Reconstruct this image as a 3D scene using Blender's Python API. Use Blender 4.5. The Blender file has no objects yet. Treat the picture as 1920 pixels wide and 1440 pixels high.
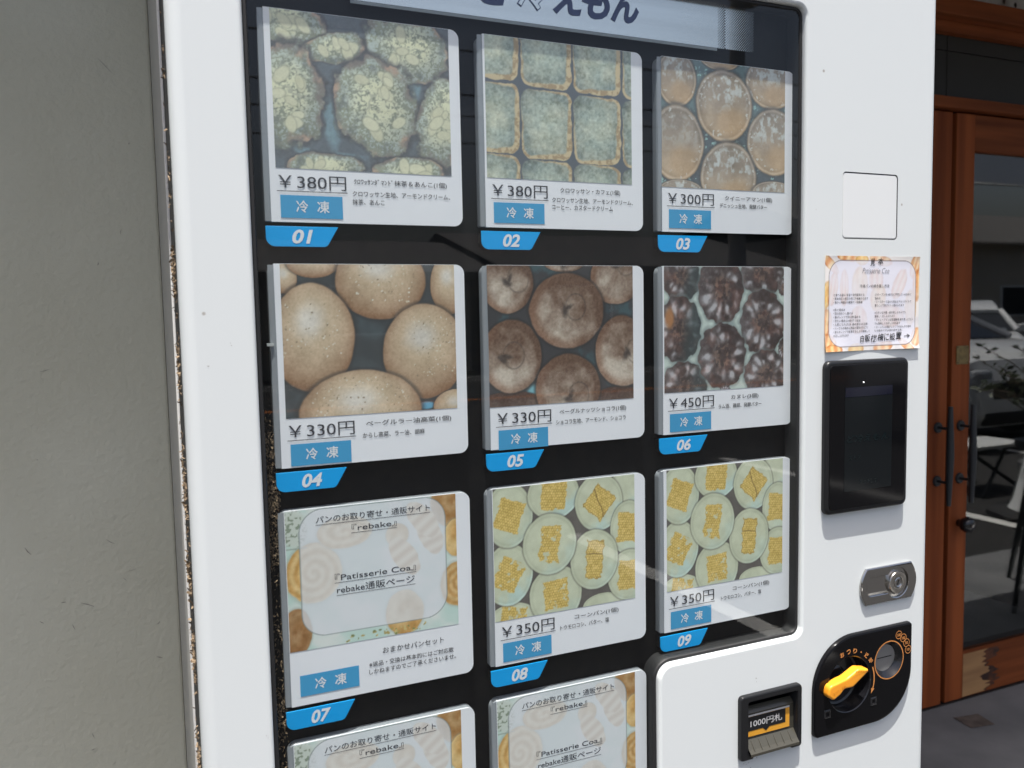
import bpy, bmesh, math, random
import numpy as np
from mathutils import Vector, Matrix
from mathutils.geometry import tessellate_polygon
random.seed(7)
scene = bpy.context.scene
COL = scene.collection
R = math.radians

# ------------------------------------------------------------------ camera, sky, sun, exposure
cd = bpy.data.cameras.new('camera'); cam = bpy.data.objects.new('camera', cd); COL.objects.link(cam)
cd.sensor_width = 36.0; cd.lens = 29.85; cd.clip_start = 0.02; cd.clip_end = 2000
cd.dof.use_dof = True; cd.dof.focus_distance = 1.12; cd.dof.aperture_fstop = 8.0
cam.matrix_world = Matrix(((0.91454, 0.05043, -0.40133, -0.5710), (-0.40401, 0.06579, -0.91239, -0.89246),
                           (-0.01961, 0.99656, 0.08054, 1.28), (0, 0, 0, 1)))
scene.camera = cam
world = bpy.data.worlds.new("World"); scene.world = world; world.use_nodes = True
wn = world.node_tree.nodes; wl = world.node_tree.links
sky = wn.new('ShaderNodeTexSky'); sky.sky_type = 'NISHITA'; sky.sun_disc = False
SUN_DIR = Vector((-0.08, -0.20, 1.0)).normalized()          # towards the sun
sky.sun_elevation = math.asin(SUN_DIR.z); sky.sun_rotation = math.atan2(SUN_DIR.x, SUN_DIR.y)
sky.air_density = 1.0; sky.dust_density = 6.0; sky.ozone_density = 1.0
bg = wn['Background']; bg.inputs['Strength'].default_value = 0.10
wl.new(sky.outputs[0], bg.inputs['Color'])
sd = bpy.data.lights.new('sun', 'SUN'); sd.energy = 4.8; sd.angle = R(0.53); sd.color = (1.0, 0.97, 0.925)
sun = bpy.data.objects.new('sun', sd); COL.objects.link(sun)
sun.rotation_euler = (-SUN_DIR).to_track_quat('-Z', 'Y').to_euler()
scene.view_settings.view_transform = 'Standard'; scene.view_settings.look = 'None'
scene.view_settings.gamma = 1.0; scene.view_settings.exposure = 0.76
scene.view_settings.use_curve_mapping = False
scene.cycles.use_denoising = True; scene.cycles.denoising_prefilter = 'ACCURATE'

# ------------------------------------------------------------------ helpers: objects
ORG = {}
def tag(o, label=None, cat=None, group=None, kind=None):
    if label: o['label'] = label
    if cat: o['category'] = cat
    if group: o['group'] = group
    if kind: o['kind'] = kind
    return o
def thing(name, loc, label, cat, group=None):
    o = bpy.data.objects.new(name, None); COL.objects.link(o); o.location = loc; o.empty_display_size = 0.05
    ORG[o.name] = Vector(loc)
    return tag(o, label, cat, group)
def build(name, verts, faces, mat, parent=None, smooth=None, recalc=True, weld=False):
    """one mesh object; vertices are given in world metres"""
    me = bpy.data.meshes.new(name)
    off = ORG[parent.name] if parent else Vector((0, 0, 0))
    me.from_pydata([(v[0]-off.x, v[1]-off.y, v[2]-off.z) for v in verts], [], faces)
    if recalc or weld:
        bm = bmesh.new(); bm.from_mesh(me)
        if weld: bmesh.ops.remove_doubles(bm, verts=bm.verts, dist=1e-5)
        bmesh.ops.recalc_face_normals(bm, faces=bm.faces); bm.to_mesh(me); bm.free()
    if smooth is not None:
        flat = [abs(p.normal.y) > 0.9995 for p in me.polygons]
        me.polygons.foreach_set('use_smooth', [True]*len(flat)); me.set_sharp_from_angle(angle=R(smooth))
        me.polygons.foreach_set('use_smooth', [not q for q in flat])
    if mat: me.materials.append(mat)
    o = bpy.data.objects.new(name, me); COL.objects.link(o)
    if parent: o.parent = parent
    ORG[o.name] = off
    return o
class MB:
    """collects shapes for one mesh"""
    def __init__(s): s.v = []; s.f = []
    def add(s, v, f):
        n = len(s.v); s.v += [tuple(p) for p in v]; s.f += [tuple(i+n for i in q) for q in f]; return s
    def box(s, x0, x1, y0, y1, z0, z1, b=0.0):
        if b <= 0:
            v = [(x, y, z) for x in (x0, x1) for y in (y0, y1) for z in (z0, z1)]
            return s.add(v, [(0,1,3,2),(4,6,7,5),(0,4,5,1),(2,3,7,6),(0,2,6,4),(1,5,7,3)])
        bm = bmesh.new(); bmesh.ops.create_cube(bm, size=1)
        for q in bm.verts: q.co = Vector(((x0+x1)/2+q.co.x*(x1-x0), (y0+y1)/2+q.co.y*(y1-y0), (z0+z1)/2+q.co.z*(z1-z0)))
        bmesh.ops.bevel(bm, geom=list(bm.edges), offset=b, segments=2, affect='EDGES', profile=0.5)
        bm.verts.index_update()
        s.add([q.co for q in bm.verts], [[q.index for q in f.verts] for f in bm.faces]); bm.free(); return s
    def rings(s, rs, cap0=False, cap1=False):
        n = len(rs[0]); base = len(s.v)
        for r in rs: s.v += [tuple(p) for p in r]
        for k in range(len(rs)-1):
            for i in range(n):
                a = base+k*n+i; b = base+k*n+(i+1) % n
                s.f.append((a, b, b+n, a+n))
        if cap0: s.f.append(tuple(base+i for i in reversed(range(n))))
        if cap1: s.f.append(tuple(base+(len(rs)-1)*n+i for i in range(n)))
        return s
    def tube(s, pts, rad, n=10, caps=True):
        pts = [Vector(p) for p in pts]; rs = []
        rad = rad if isinstance(rad, (list, tuple)) else [rad]*len(pts)
        for i, p in enumerate(pts):
            t = (pts[min(i+1, len(pts)-1)]-pts[max(i-1, 0)]).normalized()
            u = t.cross(Vector((0, 0, 1)) if abs(t.z) < 0.9 else Vector((1, 0, 0))).normalized(); w = t.cross(u)
            rs.append([p+(u*math.cos(a)+w*math.sin(a))*rad[i] for a in [2*math.pi*k/n for k in range(n)]])
        return s.rings(rs, caps, caps)
    def lathe(s, c, prof, axis='Z', n=24):
        rs = []
        for r, h in prof:
            ring = []
            for k in range(n):
                a = 2*math.pi*k/n; x, y = r*math.cos(a), r*math.sin(a)
                ring.append((c[0]+x, c[1]+y, c[2]+h) if axis == 'Z' else (c[0]+x, c[1]+h, c[2]+y))
            rs.append(ring)
        return s.rings(rs, True, True)
    def build(s, name, mat, parent=None, smooth=None, recalc=True, weld=False): return build(name, s.v, s.f, mat, parent, smooth, recalc, weld)

# ------------------------------------------------------------------ helpers: outlines in the (x, z) plane
def fillet(pts, rad, seg=8):
    out = []; n = len(pts)
    for i in range(n):
        r = rad[i] if isinstance(rad, (list, tuple)) else rad
        p = Vector(pts[i]); a = Vector(pts[i-1])-p; b = Vector(pts[(i+1) % n])-p
        a.normalize(); b.normalize()
        ang = a.angle(b)
        if r <= 1e-6: out.append(tuple(p)); continue
        d = r/math.tan(ang/2); c = p+(a+b).normalized()*(r/math.sin(ang/2))
        s = p+a*d-c; e = p+b*d-c
        a0 = math.atan2(s.y, s.x); a1 = math.atan2(e.y, e.x)
        da = (a1-a0+math.pi) % (2*math.pi)-math.pi
        for k in range(seg+1):
            t = a0+da*k/seg; out.append((c.x+r*math.cos(t), c.y+r*math.sin(t)))
    return out
def rrect(x0, x1, z0, z1, r, seg=8): return fillet([(x0, z0), (x1, z0), (x1, z1), (x0, z1)], r, seg)
def circle(cx, cz, r, n=32): return [(cx+r*math.cos(2*math.pi*k/n), cz+r*math.sin(2*math.pi*k/n)) for k in range(n)]
def offset(loop, d):
    """positive d grows a counter-clockwise loop"""
    n = len(loop); out = []
    for i in range(n):
        p = Vector(loop[i]); a = (p-Vector(loop[i-1])); b = (Vector(loop[(i+1) % n])-p)
        if a.length < 1e-9: a = b
        if b.length < 1e-9: b = a
        a.normalize(); b.normalize()
        na = Vector((a.y, -a.x)); nb = Vector((b.y, -b.x)); m = na+nb
        if m.length < 1e-6: m = na
        m.normalize(); k = d/max(0.35, m.dot(na))
        out.append((p.x+m.x*k, p.y+m.y*k))
    return out
def at(loop, y): return [(x, y, z) for x, z in loop]
def slab_mb(loop, y0, y1, b=0.0, seg=4, mb=None):
    """plate with its rounded face at y0 (towards the viewer) and its back at y1"""
    mb = mb or MB(); rs = [at(loop, y1)]
    if b > 0:
        for k in range(seg+1):
            t = k/seg*math.pi/2; rs.append(at(offset(loop, -b*(1-math.cos(t))), y0+b*(1-math.sin(t))))
    else: rs.append(at(loop, y0))
    return mb.rings(rs, True, True)
def slab(name, loop, y0, y1, mat, parent=None, b=0.0): return slab_mb(loop, y0, y1, b).build(name, mat, parent, 40)
def holed(mb, outer, holes, y):
    """flat face with holes"""
    allp = [list(outer)]+[list(h) for h in holes]
    tris = tessellate_polygon([[Vector((p[0], p[1], 0)) for p in l] for l in allp])
    return mb.add([(p[0], y, p[1]) for l in allp for p in l], tris)
def ring_flat(mb, cx, cz, r0, r1, y, n=40, a0=0.0, a1=2*math.pi):
    v = []; f = []
    for k in range(n+1):
        a = a0+(a1-a0)*k/n
        v += [(cx+r0*math.cos(a), y, cz+r0*math.sin(a)), (cx+r1*math.cos(a), y, cz+r1*math.sin(a))]
    for k in range(n): f.append((2*k, 2*k+1, 2*k+3, 2*k+2))
    return mb.add(v, f)

# ------------------------------------------------------------------ helpers: lettering
_tc = {}
def text_geo(body, bold=0.0, shear=0.0):
    key = (body, bold, shear)
    if key not in _tc:
        c = bpy.data.curves.new('lettering', 'FONT'); c.body = body; c.offset = bold; c.shear = shear; c.resolution_u = 3
        o = bpy.data.objects.new('lettering', c); COL.objects.link(o)
        dg = bpy.context.evaluated_depsgraph_get(); me = bpy.data.meshes.new_from_object(o.evaluated_get(dg))
        v = np.array([q.co[:2] for q in me.vertices]); f = [tuple(p.vertices) for p in me.polygons]
        bpy.data.objects.remove(o); bpy.data.curves.remove(c); bpy.data.meshes.remove(me)
        _tc[key] = (v, f)
    return _tc[key]
def put_text(mb, body, x0, x1, z1, z0, y, bold=0.0, shear=0.0, rot=0.0, warp=None):
    """lettering fitted into x0..x1, z0..z1"""
    v, f = text_geo(body, bold, shear)
    lo = v.min(0); hi = v.max(0); s = (v-lo)/np.maximum(hi-lo, 1e-6)
    p = np.stack([x0+s[:, 0]*(x1-x0), z0+s[:, 1]*(z1-z0)], 1)
    if rot:
        c = np.array([(x0+x1)/2, (z0+z1)/2]); q = p-c; cr, sr = math.cos(rot), math.sin(rot)
        p = c+np.stack([q[:, 0]*cr-q[:, 1]*sr, q[:, 0]*sr+q[:, 1]*cr], 1)
    return mb.add([(a, y+(warp(a, b) if warp else 0.0), b) for a, b in p], f)
def bar(mb, x0, x1, z0, z1, y): return mb.add([(x0, y, z0), (x1, y, z0), (x1, y, z1), (x0, y, z1)], [(0, 1, 2, 3)])

# ------------------------------------------------------------------ materials
def mat(name, color, rough=0.5, metal=0.0, spec=0.5, coat=0.0, bump=None, vary=None, emit=None):
    m = bpy.data.materials.new(name); m.use_nodes = True; nt = m.node_tree; N = nt.nodes; L = nt.links
    p = N['Principled BSDF']
    p.inputs['Base Color'].default_value = (*color, 1); p.inputs['Roughness'].default_value = rough
    p.inputs['Metallic'].default_value = metal; p.inputs['Specular IOR Level'].default_value = spec
    p.inputs['Coat Weight'].default_value = coat; p.inputs['Coat Roughness'].default_value = 0.05
    if emit: p.inputs['Emission Color'].default_value = (*emit[0], 1); p.inputs['Emission Strength'].default_value = emit[1]
    tc = N.new('ShaderNodeTexCoord')
    if vary:                              # (scale, second colour, contrast lo, hi, xyz stretch)
        n = N.new('ShaderNodeTexNoise'); n.inputs['Scale'].default_value = vary[0]; n.inputs['Detail'].default_value = 6
        mp = N.new('ShaderNodeMapping'); mp.inputs['Scale'].default_value = vary[4] if len(vary) > 4 else (1, 1, 1)
        r = N.new('ShaderNodeValToRGB'); r.color_ramp.elements[0].position = vary[2]; r.color_ramp.elements[1].position = vary[3]
        r.color_ramp.elements[0].color = (*color, 1); r.color_ramp.elements[1].color = (*vary[1], 1)
        L.new(tc.outputs['Object'], mp.inputs[0]); L.new(mp.outputs[0], n.inputs['Vector'])
        L.new(n.outputs['Fac'], r.inputs[0]); L.new(r.outputs[0], p.inputs['Base Color'])
    if bump:                              # (scale, strength, distance)
        n2 = N.new('ShaderNodeTexNoise'); n2.inputs['Scale'].default_value = bump[0]; n2.inputs['Detail'].default_value = 5
        b = N.new('ShaderNodeBump'); b.inputs['Strength'].default_value = bump[1]; b.inputs['Distance'].default_value = bump[2]
        L.new(tc.outputs['Object'], n2.inputs['Vector']); L.new(n2.outputs['Fac'], b.inputs['Height']); L.new(b.outputs[0], p.inputs['Normal'])
    return m
def glass_mat(name, tint, ior, rough=0.0, back=0.0):
    """clear pane: mirror by Fresnel on the outer face, weaker on the inner face"""
    m = bpy.data.materials.new(name); m.use_nodes = True; nt = m.node_tree; N = nt.nodes; L = nt.links
    N.remove(N['Principled BSDF'])
    t = N.new('ShaderNodeBsdfTransparent'); t.inputs[0].default_value = (*tint, 1)
    g = N.new('ShaderNodeBsdfGlossy'); g.inputs['Roughness'].default_value = rough
    fr = N.new('ShaderNodeFresnel'); fr.inputs['IOR'].default_value = ior
    ge = N.new('ShaderNodeNewGeometry'); ii = N.new('ShaderNodeMath'); ii.operation = 'MULTIPLY_ADD'     # the pane does not refract: same index from both sides
    ii.inputs[1].default_value = 1/ior-ior; ii.inputs[2].default_value = ior; L.new(ge.outputs['Backfacing'], ii.inputs[0]); L.new(ii.outputs[0], fr.inputs['IOR'])
    k = N.new('ShaderNodeMath'); k.operation = 'MULTIPLY_ADD'; k.inputs[1].default_value = back-1; k.inputs[2].default_value = 1; L.new(ge.outputs['Backfacing'], k.inputs[0])
    fm = N.new('ShaderNodeMath'); fm.operation = 'MULTIPLY'; L.new(fr.outputs[0], fm.inputs[0]); L.new(k.outputs[0], fm.inputs[1])
    mx = N.new('ShaderNodeMixShader'); L.new(fm.outputs[0], mx.inputs[0]); L.new(t.outputs[0], mx.inputs[1]); L.new(g.outputs[0], mx.inputs[2])
    L.new(mx.outputs[0], N['Material Output'].inputs['Surface'])
    return m
def speckled_white():
    m = mat('white_enamel', (0.735, 0.77, 0.77), 0.38, coat=0.15); nt = m.node_tree; N = nt.nodes; L = nt.links; p = N['Principled BSDF']
    tc = N.new('ShaderNodeTexCoord')
    v = N.new('ShaderNodeTexVoronoi'); v.inputs['Scale'].default_value = 14; L.new(tc.outputs['Object'], v.inputs['Vector'])
    r = N.new('ShaderNodeValToRGB'); r.color_ramp.elements[0].position = 0.018; r.color_ramp.elements[1].position = 0.034
    L.new(v.outputs['Distance'], r.inputs[0])
    n = N.new('ShaderNodeTexNoise'); n.inputs['Scale'].default_value = 9; n.inputs['Detail'].default_value = 8; L.new(tc.outputs['Object'], n.inputs['Vector'])
    r2 = N.new('ShaderNodeValToRGB'); r2.color_ramp.elements[0].position = 0.52; r2.color_ramp.elements[1].position = 0.6
    L.new(n.outputs['Fac'], r2.inputs[0])
    mth = N.new('ShaderNodeMath'); mth.operation = 'MAXIMUM'; L.new(r.outputs[0], mth.inputs[0]); L.new(r2.outputs[0], mth.inputs[1])
    mx = N.new('ShaderNodeMixRGB'); mx.inputs[1].default_value = (0.42, 0.40, 0.37, 1); mx.inputs[2].default_value = (0.735, 0.77, 0.77, 1)
    L.new(mth.outputs[0], mx.inputs[0]); L.new(mx.outputs[0], p.inputs['Base Color'])
    return m
def print_mat(name, coat=1.0, rough=0.45):
    m = mat(name, (1, 1, 1), rough, coat=coat); N = m.node_tree.nodes
    a = N.new('ShaderNodeAttribute'); a.attribute_name = 'ink'; m.node_tree.links.new(a.outputs['Color'], N['Principled BSDF'].inputs['Base Color'])
    N['Principled BSDF'].inputs['Coat Roughness'].default_value = 0.12
    return m
M = {}
M['white'] = speckled_white()
M['cabinet'] = mat('grey_white_sheet_metal', (0.42, 0.41, 0.38), 0.45)
M['rubber'] = mat('black_rubber', (0.012, 0.012, 0.013), 0.6)
M['backing'] = mat('black_backing', (0.005, 0.005, 0.006), 0.5, spec=0.15, vary=(60, (0.008, 0.0075, 0.0075), 0.4, 0.7))
M['glass'] = glass_mat('display_glass', (0.97, 0.985, 0.98), 1.56)
M['doorglass'] = glass_mat('door_glass', (0.72, 0.75, 0.74), 1.85, 0.0, 0.6)
M['carglass'] = mat('car_glass', (0.015, 0.018, 0.02), 0.05, spec=0.8)
M['paper'] = mat('white_paper', (0.85, 0.86, 0.90), 0.5, coat=0.6, bump=(22, 0.12, 0.002))
M['print'] = print_mat('printed_picture')
M['noticeink'] = print_mat('printed_notice', 0.0, 0.6)
M['clear'] = mat('clear_plastic_edge', (0.28, 0.30, 0.325), 0.18, coat=0.8)
M['ink'] = mat('dark_grey_ink', (0.045, 0.045, 0.055), 0.5)
M['thinink'] = mat('pale_grey_ink', (0.16, 0.16, 0.18), 0.5)
M['badge'] = mat('cyan_ink', (0.055, 0.34, 0.62), 0.45, coat=0.6)
M['whiteink'] = mat('white_ink', (0.80, 0.82, 0.85), 0.5)
M['tagblue'] = mat('bright_blue_film', (0.0, 0.37, 0.84), 0.35)
M['silver'] = mat('silver_film', (0.74, 0.73, 0.70), 0.18, metal=0.9, vary=(7, (0.88, 0.87, 0.84), 0.3, 0.7, (0.25, 1, 9)))
M['navy'] = mat('navy_ink', (0.035, 0.055, 0.16), 0.4)
M['blackplastic'] = mat('black_plastic', (0.010, 0.010, 0.012), 0.22, coat=0.3)
M['satinblack'] = mat('satin_black_plastic', (0.013, 0.0135, 0.015), 0.34, spec=0.35)
M['pianoblack'] = mat('gloss_black_plastic', (0.005, 0.005, 0.006), 0.06, spec=0.2)
M['screen'] = mat('dark_screen', (0.008, 0.010, 0.0115), 0.08, spec=0.2)
M['screenbar'] = mat('dark_navy_screen_bar', (0.006, 0.007, 0.018), 0.08)
M['screentext'] = mat('dim_teal_screen_text', (0.004, 0.010, 0.012), 0.1)
M['led'] = mat('white_status_lamp', (0.9, 0.9, 0.9), 0.3, emit=((1, 1, 1), 1.5))
M['chrome'] = mat('chrome', (0.50, 0.49, 0.48), 0.07, metal=1.0)
M['steel'] = mat('brushed_steel', (0.55, 0.53, 0.50), 0.22, metal=1.0)
M['orange'] = mat('orange_plastic', (0.93, 0.36, 0.025), 0.35)
M['orangeink'] = mat('orange_ink', (0.62, 0.25, 0.07), 0.4)
M['yellowink'] = mat('amber_label', (0.70, 0.33, 0.03), 0.5)
M['slot'] = mat('grey_slot_disc', (0.28, 0.28, 0.28), 0.35, metal=0.4)
M['smoke'] = mat('smoky_plastic', (0.055, 0.052, 0.040), 0.25, coat=0.3)
M['plaster'] = mat('grey_plaster', (0.64, 0.635, 0.53), 0.9, bump=(110, 0.5, 0.004), vary=(2.2, (0.53, 0.515, 0.405), 0.35, 0.75))
M['plasterband'] = mat('pale_patchy_plaster', (0.50, 0.48, 0.45), 0.9, vary=(9, (0.25, 0.22, 0.19), 0.55, 0.75), bump=(40, 0.4, 0.005))
M['wood'] = mat('red_brown_wood', (0.31, 0.082, 0.024), 0.65, spec=0.15, vary=(20, (0.15, 0.036, 0.011), 0.32, 0.72, (1, 1, 0.05)), bump=(60, 0.08, 0.002))
M['woodh'] = mat('red_brown_wood_lengthwise', (0.26, 0.072, 0.023), 0.65, spec=0.15, vary=(34, (0.12, 0.032, 0.010), 0.3, 0.75, (0.06, 1, 1)), bump=(60, 0.08, 0.002))
M['seam'] = mat('dark_gap', (0.02, 0.011, 0.008), 0.8)
M['iron'] = mat('black_iron', (0.022, 0.025, 0.029), 0.5)
M['brass'] = mat('aged_brass', (0.26, 0.19, 0.08), 0.45, metal=0.7, vary=(60, (0.14, 0.10, 0.05), 0.4, 0.7))
M['concrete'] = mat('grey_concrete', (0.135, 0.138, 0.142), 0.85, vary=(4, (0.21, 0.21, 0.213), 0.35, 0.7), bump=(60, 0.3, 0.004))
M['asphalt'] = mat('asphalt', (0.030, 0.030, 0.031), 0.9, spec=0.2, vary=(160, (0.060, 0.058, 0.055), 0.4, 0.75), bump=(140, 0.6, 0.01))
M['roadpaint'] = mat('white_road_paint', (0.70, 0.70, 0.67), 0.8, vary=(20, (0.5, 0.5, 0.47), 0.5, 0.8))
M['orangepaint'] = mat('orange_road_paint', (0.75, 0.22, 0.03), 0.8)
M['floorstain'] = mat('brown_floor_stain', (0.13, 0.105, 0.09), 0.8, vary=(24, (0.06, 0.048, 0.04), 0.35, 0.7))
M['soffit'] = mat('grey_soffit_board', (0.16, 0.16, 0.145), 0.8, vary=(3, (0.12, 0.12, 0.11), 0.3, 0.7))
M['roof'] = mat('dark_roof_sheet', (0.06, 0.06, 0.065), 0.6)
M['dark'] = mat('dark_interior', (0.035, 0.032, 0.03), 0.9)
M['carpaint'] = mat('white_car_paint', (0.74, 0.75, 0.75), 0.25, coat=0.7)
M['tyre'] = mat('tyre_rubber', (0.015, 0.015, 0.016), 0.8)
M['lens'] = mat('headlamp_lens', (0.45, 0.47, 0.5), 0.08, coat=1.0)
M['housewall'] = mat('beige_house_wall', (0.42, 0.38, 0.31), 0.9)
M['housewall2'] = mat('brown_house_wall', (0.20, 0.16, 0.12), 0.9)
M['window'] = mat('dark_window', (0.02, 0.025, 0.03), 0.08)
M['tile'] = mat('grey_roof_tile', (0.10, 0.095, 0.09), 0.6)
M['pole'] = mat('concrete_pole', (0.28, 0.27, 0.26), 0.85)
M['wire'] = mat('black_cable', (0.02, 0.02, 0.02), 0.6)
M['leaf'] = mat('olive_leaf', (0.055, 0.075, 0.035), 0.5, vary=(30, (0.09, 0.105, 0.06), 0.4, 0.7))
M['bark'] = mat('grey_bark', (0.13, 0.10, 0.075), 0.9)
M['canopy'] = mat('white_canopy_sheet', (0.66, 0.67, 0.66), 0.5)
M['conewhite'] = mat('white_vinyl', (0.72, 0.73, 0.72), 0.5)
M['chaff'] = mat('dry_straw', (0.36, 0.26, 0.16), 0.8, vary=(260, (0.10, 0.07, 0.045), 0.35, 0.65))
M['clip'] = mat('pale_tape_piece', (0.45, 0.47, 0.47), 0.35)

#PAINT-BEGIN ------------------------------------------------------ the printed pictures, painted as ink values in numpy
def vnoise(U, V, sc, seed):
    g = np.random.RandomState(seed).rand(64, 64); x = U/sc+64*9; y = V/sc+64*9
    xi = np.floor(x).astype(int); yi = np.floor(y).astype(int); fx = x-xi; fy = y-yi
    fx = fx*fx*(3-2*fx); fy = fy*fy*(3-2*fy)
    a = g[yi % 64, xi % 64]; b = g[yi % 64, (xi+1) % 64]; c = g[(yi+1) % 64, xi % 64]; d = g[(yi+1) % 64, (xi+1) % 64]
    return (a*(1-fx)+b*fx)*(1-fy)+(c*(1-fx)+d*fx)*fy
def fbm(U, V, sc, seed, o=4):
    t = 0; w = 0
    for k in range(o): t = t+vnoise(U, V, sc/2**k, seed+k)*0.55**k; w += 0.55**k
    return t/w
def sm(a, b, x):
    t = np.clip((x-a)/(b-a), 0, 1); return t*t*(3-2*t)
def mixc(img, col, m):
    col = np.asarray(col, float); m = np.clip(m, 0, 1)[..., None]; img[:] = img*(1-m)+col*m
def ell(U, V, cx, cy, rx, ry, rot=0.0, wob=0.0, seed=0, sc=14):
    c, s = math.cos(rot), math.sin(rot); a = U-cx; b = V-cy
    x = (a*c+b*s)/rx; y = (-a*s+b*c)/ry; r = np.sqrt(x*x+y*y)+1e-6
    if wob: r = r*(1+wob*2*(fbm(U, V, sc, seed)-0.5))
    return r, x, y
def canvas(w, h, col, step=0.85):
    nu = int(w/step)+1; nv = int(h/step)+1
    U, V = np.meshgrid(np.linspace(0, w, nu), np.linspace(0, h, nv))
    img = np.zeros((nv, nu, 3)); img[:] = col
    return U, V, img
def stamps(img, U, V, n, box, size, cols, rng, inside=None, soft=0.25):
    """many small flecks"""
    for k in range(n):
        cx = rng.uniform(box[0], box[2]); cy = rng.uniform(box[1], box[3])
        if inside is not None and not inside(cx, cy): continue
        s = rng.uniform(*size); r, _, _ = ell(U, V, cx, cy, s, s*rng.uniform(0.45, 0.8), rng.uniform(0, 3.1))
        mixc(img, cols[rng.randint(len(cols))], 1-sm(1-soft, 1+soft, r))
def paint_matcha(W, H):
    U, V, I = canvas(W, H, (62, 66, 70)); rng = np.random.RandomState(3)
    mixc(I, (84, 96, 106), fbm(U, V, 20, 5)*0.8)
    for b in ((58, 112, 9, 28, -0.1), (160, 143, 9, 16, 0.5), (150, 62, 8, 18, 0.1), (74, 143, 20, 5, 0), (30, 140, 16, 6, 0.4)):
        r, x, y = ell(U, V, *b, wob=0.35, seed=31); mixc(I, (108, 140, 150), (1-sm(0.5, 1.2, r))*(0.55+0.5*fbm(U, V, 3, 8)))
    B = [(17, 12, 38, 24, 0.2), (64, 33, 33, 15, -0.25), (144, 27, 50, 34, 0.15), (12, 86, 40, 52, 0.1), (107, 88, 45, 52, -0.5), (180, 98, 28, 52, 0.2), (52, 154, 40, 15, 0.0), (143, 155, 42, 16, 0.0)]
    for k, (cx, cy, rx, ry, rot) in enumerate(B):
        r, x, y = ell(U, V, cx, cy, rx, ry, rot, 0.22, 40+k, 17)
        mixc(I, (50, 48, 48), (1-sm(0.98, 1.16, r))*0.8)
        rim = 1-sm(0.94, 1.0, r)
        mixc(I, np.array((104, 94, 86)), rim)
        mixc(I, (172, 140, 116), rim*sm(0.48, 0.66, fbm(U, V, 16, 90+k)))
        body = 1-sm(0.78, 1.0, r*(1+0.5*(fbm(U, V, 15, 60+k)-0.5)))
        mixc(I, (124, 130, 108), body)
        rr0 = np.clip(ell(U, V, cx+rx*0.05, cy-ry*0.08, rx*0.95, ry*0.95, rot, 0.3, 310+k, 20)[0], 0, 1.3)
        dens = 0.62*fbm(U, V, 15, 70+k, 3)+0.62*(1-rr0); grain = vnoise(U, V, 1.3, 200+k)*0.55+vnoise(U, V, 2.6, 230+k)*0.45
        pw = sm(0.62-0.55*dens, 0.92-0.55*dens, grain)
        edge = sm(0.35, 0.95, rr0)[..., None]; pc = np.array((214, 214, 176))*(1-edge)+np.array((160, 172, 166))*edge
        w_ = (body*pw*0.95)[..., None]; I[:] = I*(1-w_)+pc*w_
        n2 = fbm(U+3*y, V, 17, 260+k, 3); cre = 1-sm(0.0, 0.055, np.abs(n2-0.5)); mixc(I, (92, 96, 86), body*cre*0.42)
        dome = np.clip(0.35*y+0.25*x, -0.4, 0.5)*body; I[:] = I*(1-0.30*dome[..., None])
        mixc(I, (78, 84, 80), body*sm(0.56, 0.74, fbm(U, V, 13, 100+k))*sm(0.3, 0.9, rr0)*0.6)
        nfl = 10 if k in (4, 3, 5) else 5
        for q in range(nfl):
            a = rng.uniform(0, 6.3); d = math.sqrt(rng.rand())*0.62
            fx = cx+d*rx*math.cos(a); fy = cy+d*ry*math.sin(a); s = rng.uniform(6, 11)
            rr, xx, yy = ell(U, V, fx, fy, s, s*0.6, rng.uniform(0, 3.1), 0.12, 300+q+k*20, 7)
            mixc(I, (120, 122, 96), (1-sm(1.0, 1.2, rr))*body*0.5)
            mixc(I, np.array((216, 214, 178))+rng.uniform(-10, 8), (1-sm(0.8, 1.08, rr))*body*0.8)
    I += (fbm(U, V, 1.6, 500, 2)[..., None]-0.5)*16
    return I
def paint_cafe(W, H):
    U, V, I = canvas(W, H, (60, 66, 74)); rng = np.random.RandomState(5)
    cols = [(-24, 41), (44, 108), (111, 174), (177, 240)]
    rows = [(-34, 51), (54, 132), (134, 205)]
    for ci, (a, b) in enumerate(cols):
        for ri, (c, d) in enumerate(rows):
            sh = (-3, 1, 3, 5)[ci]; cx = (a+b)/2; cy = (c+d)/2+sh; hx = (b-a)/2; hy = (d-c)/2
            w = 4.0*(fbm(U, V, 12, 20+ci*5+ri)-0.5)
            x = np.abs(U-cx)-hx+12; y = np.abs(V-cy)-hy+12
            s = np.sqrt(np.maximum(x, 0)**2+np.maximum(y, 0)**2)+np.minimum(np.maximum(x, y), 0)-12+w      # signed distance
            mixc(I, (198, 176, 130), 1-sm(-0.6, 0.8, s))
            mixc(I, (158, 130, 88), (1-sm(-0.6, 0.6, s))*sm(0.45, 0.62, fbm(U, V, 5, 61+ci)))
            dx = (U-cx)/hx; dy = (V-cy)/hy
            s2 = s+3.5+2.5*np.clip(dx, -1, 1)+2.2*np.clip(dy, -1, 1)
            body = 1-sm(-1.2, 1.4, s2)
            lum = np.clip(1-0.55*(dx*dx+dy*dy), 0, 1)
            base = np.array((100, 110, 102))[None, None]*(1-lum[..., None])+np.array((180, 190, 170))[None, None]*lum[..., None]
            base = base+(fbm(U, V, 16, 80+ci*3+ri)[..., None]-0.5)*np.array((60, 40, 20))+(fbm(U, V, 2.8, 90+ci, 3)[..., None]-0.5)*80
            base = base-sm(0.5, 0.75, fbm(U, V, 11, 130+ci*7+ri))[..., None]*26
            I[:] = I*(1-body[..., None])+base*body[..., None]
    return I
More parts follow.
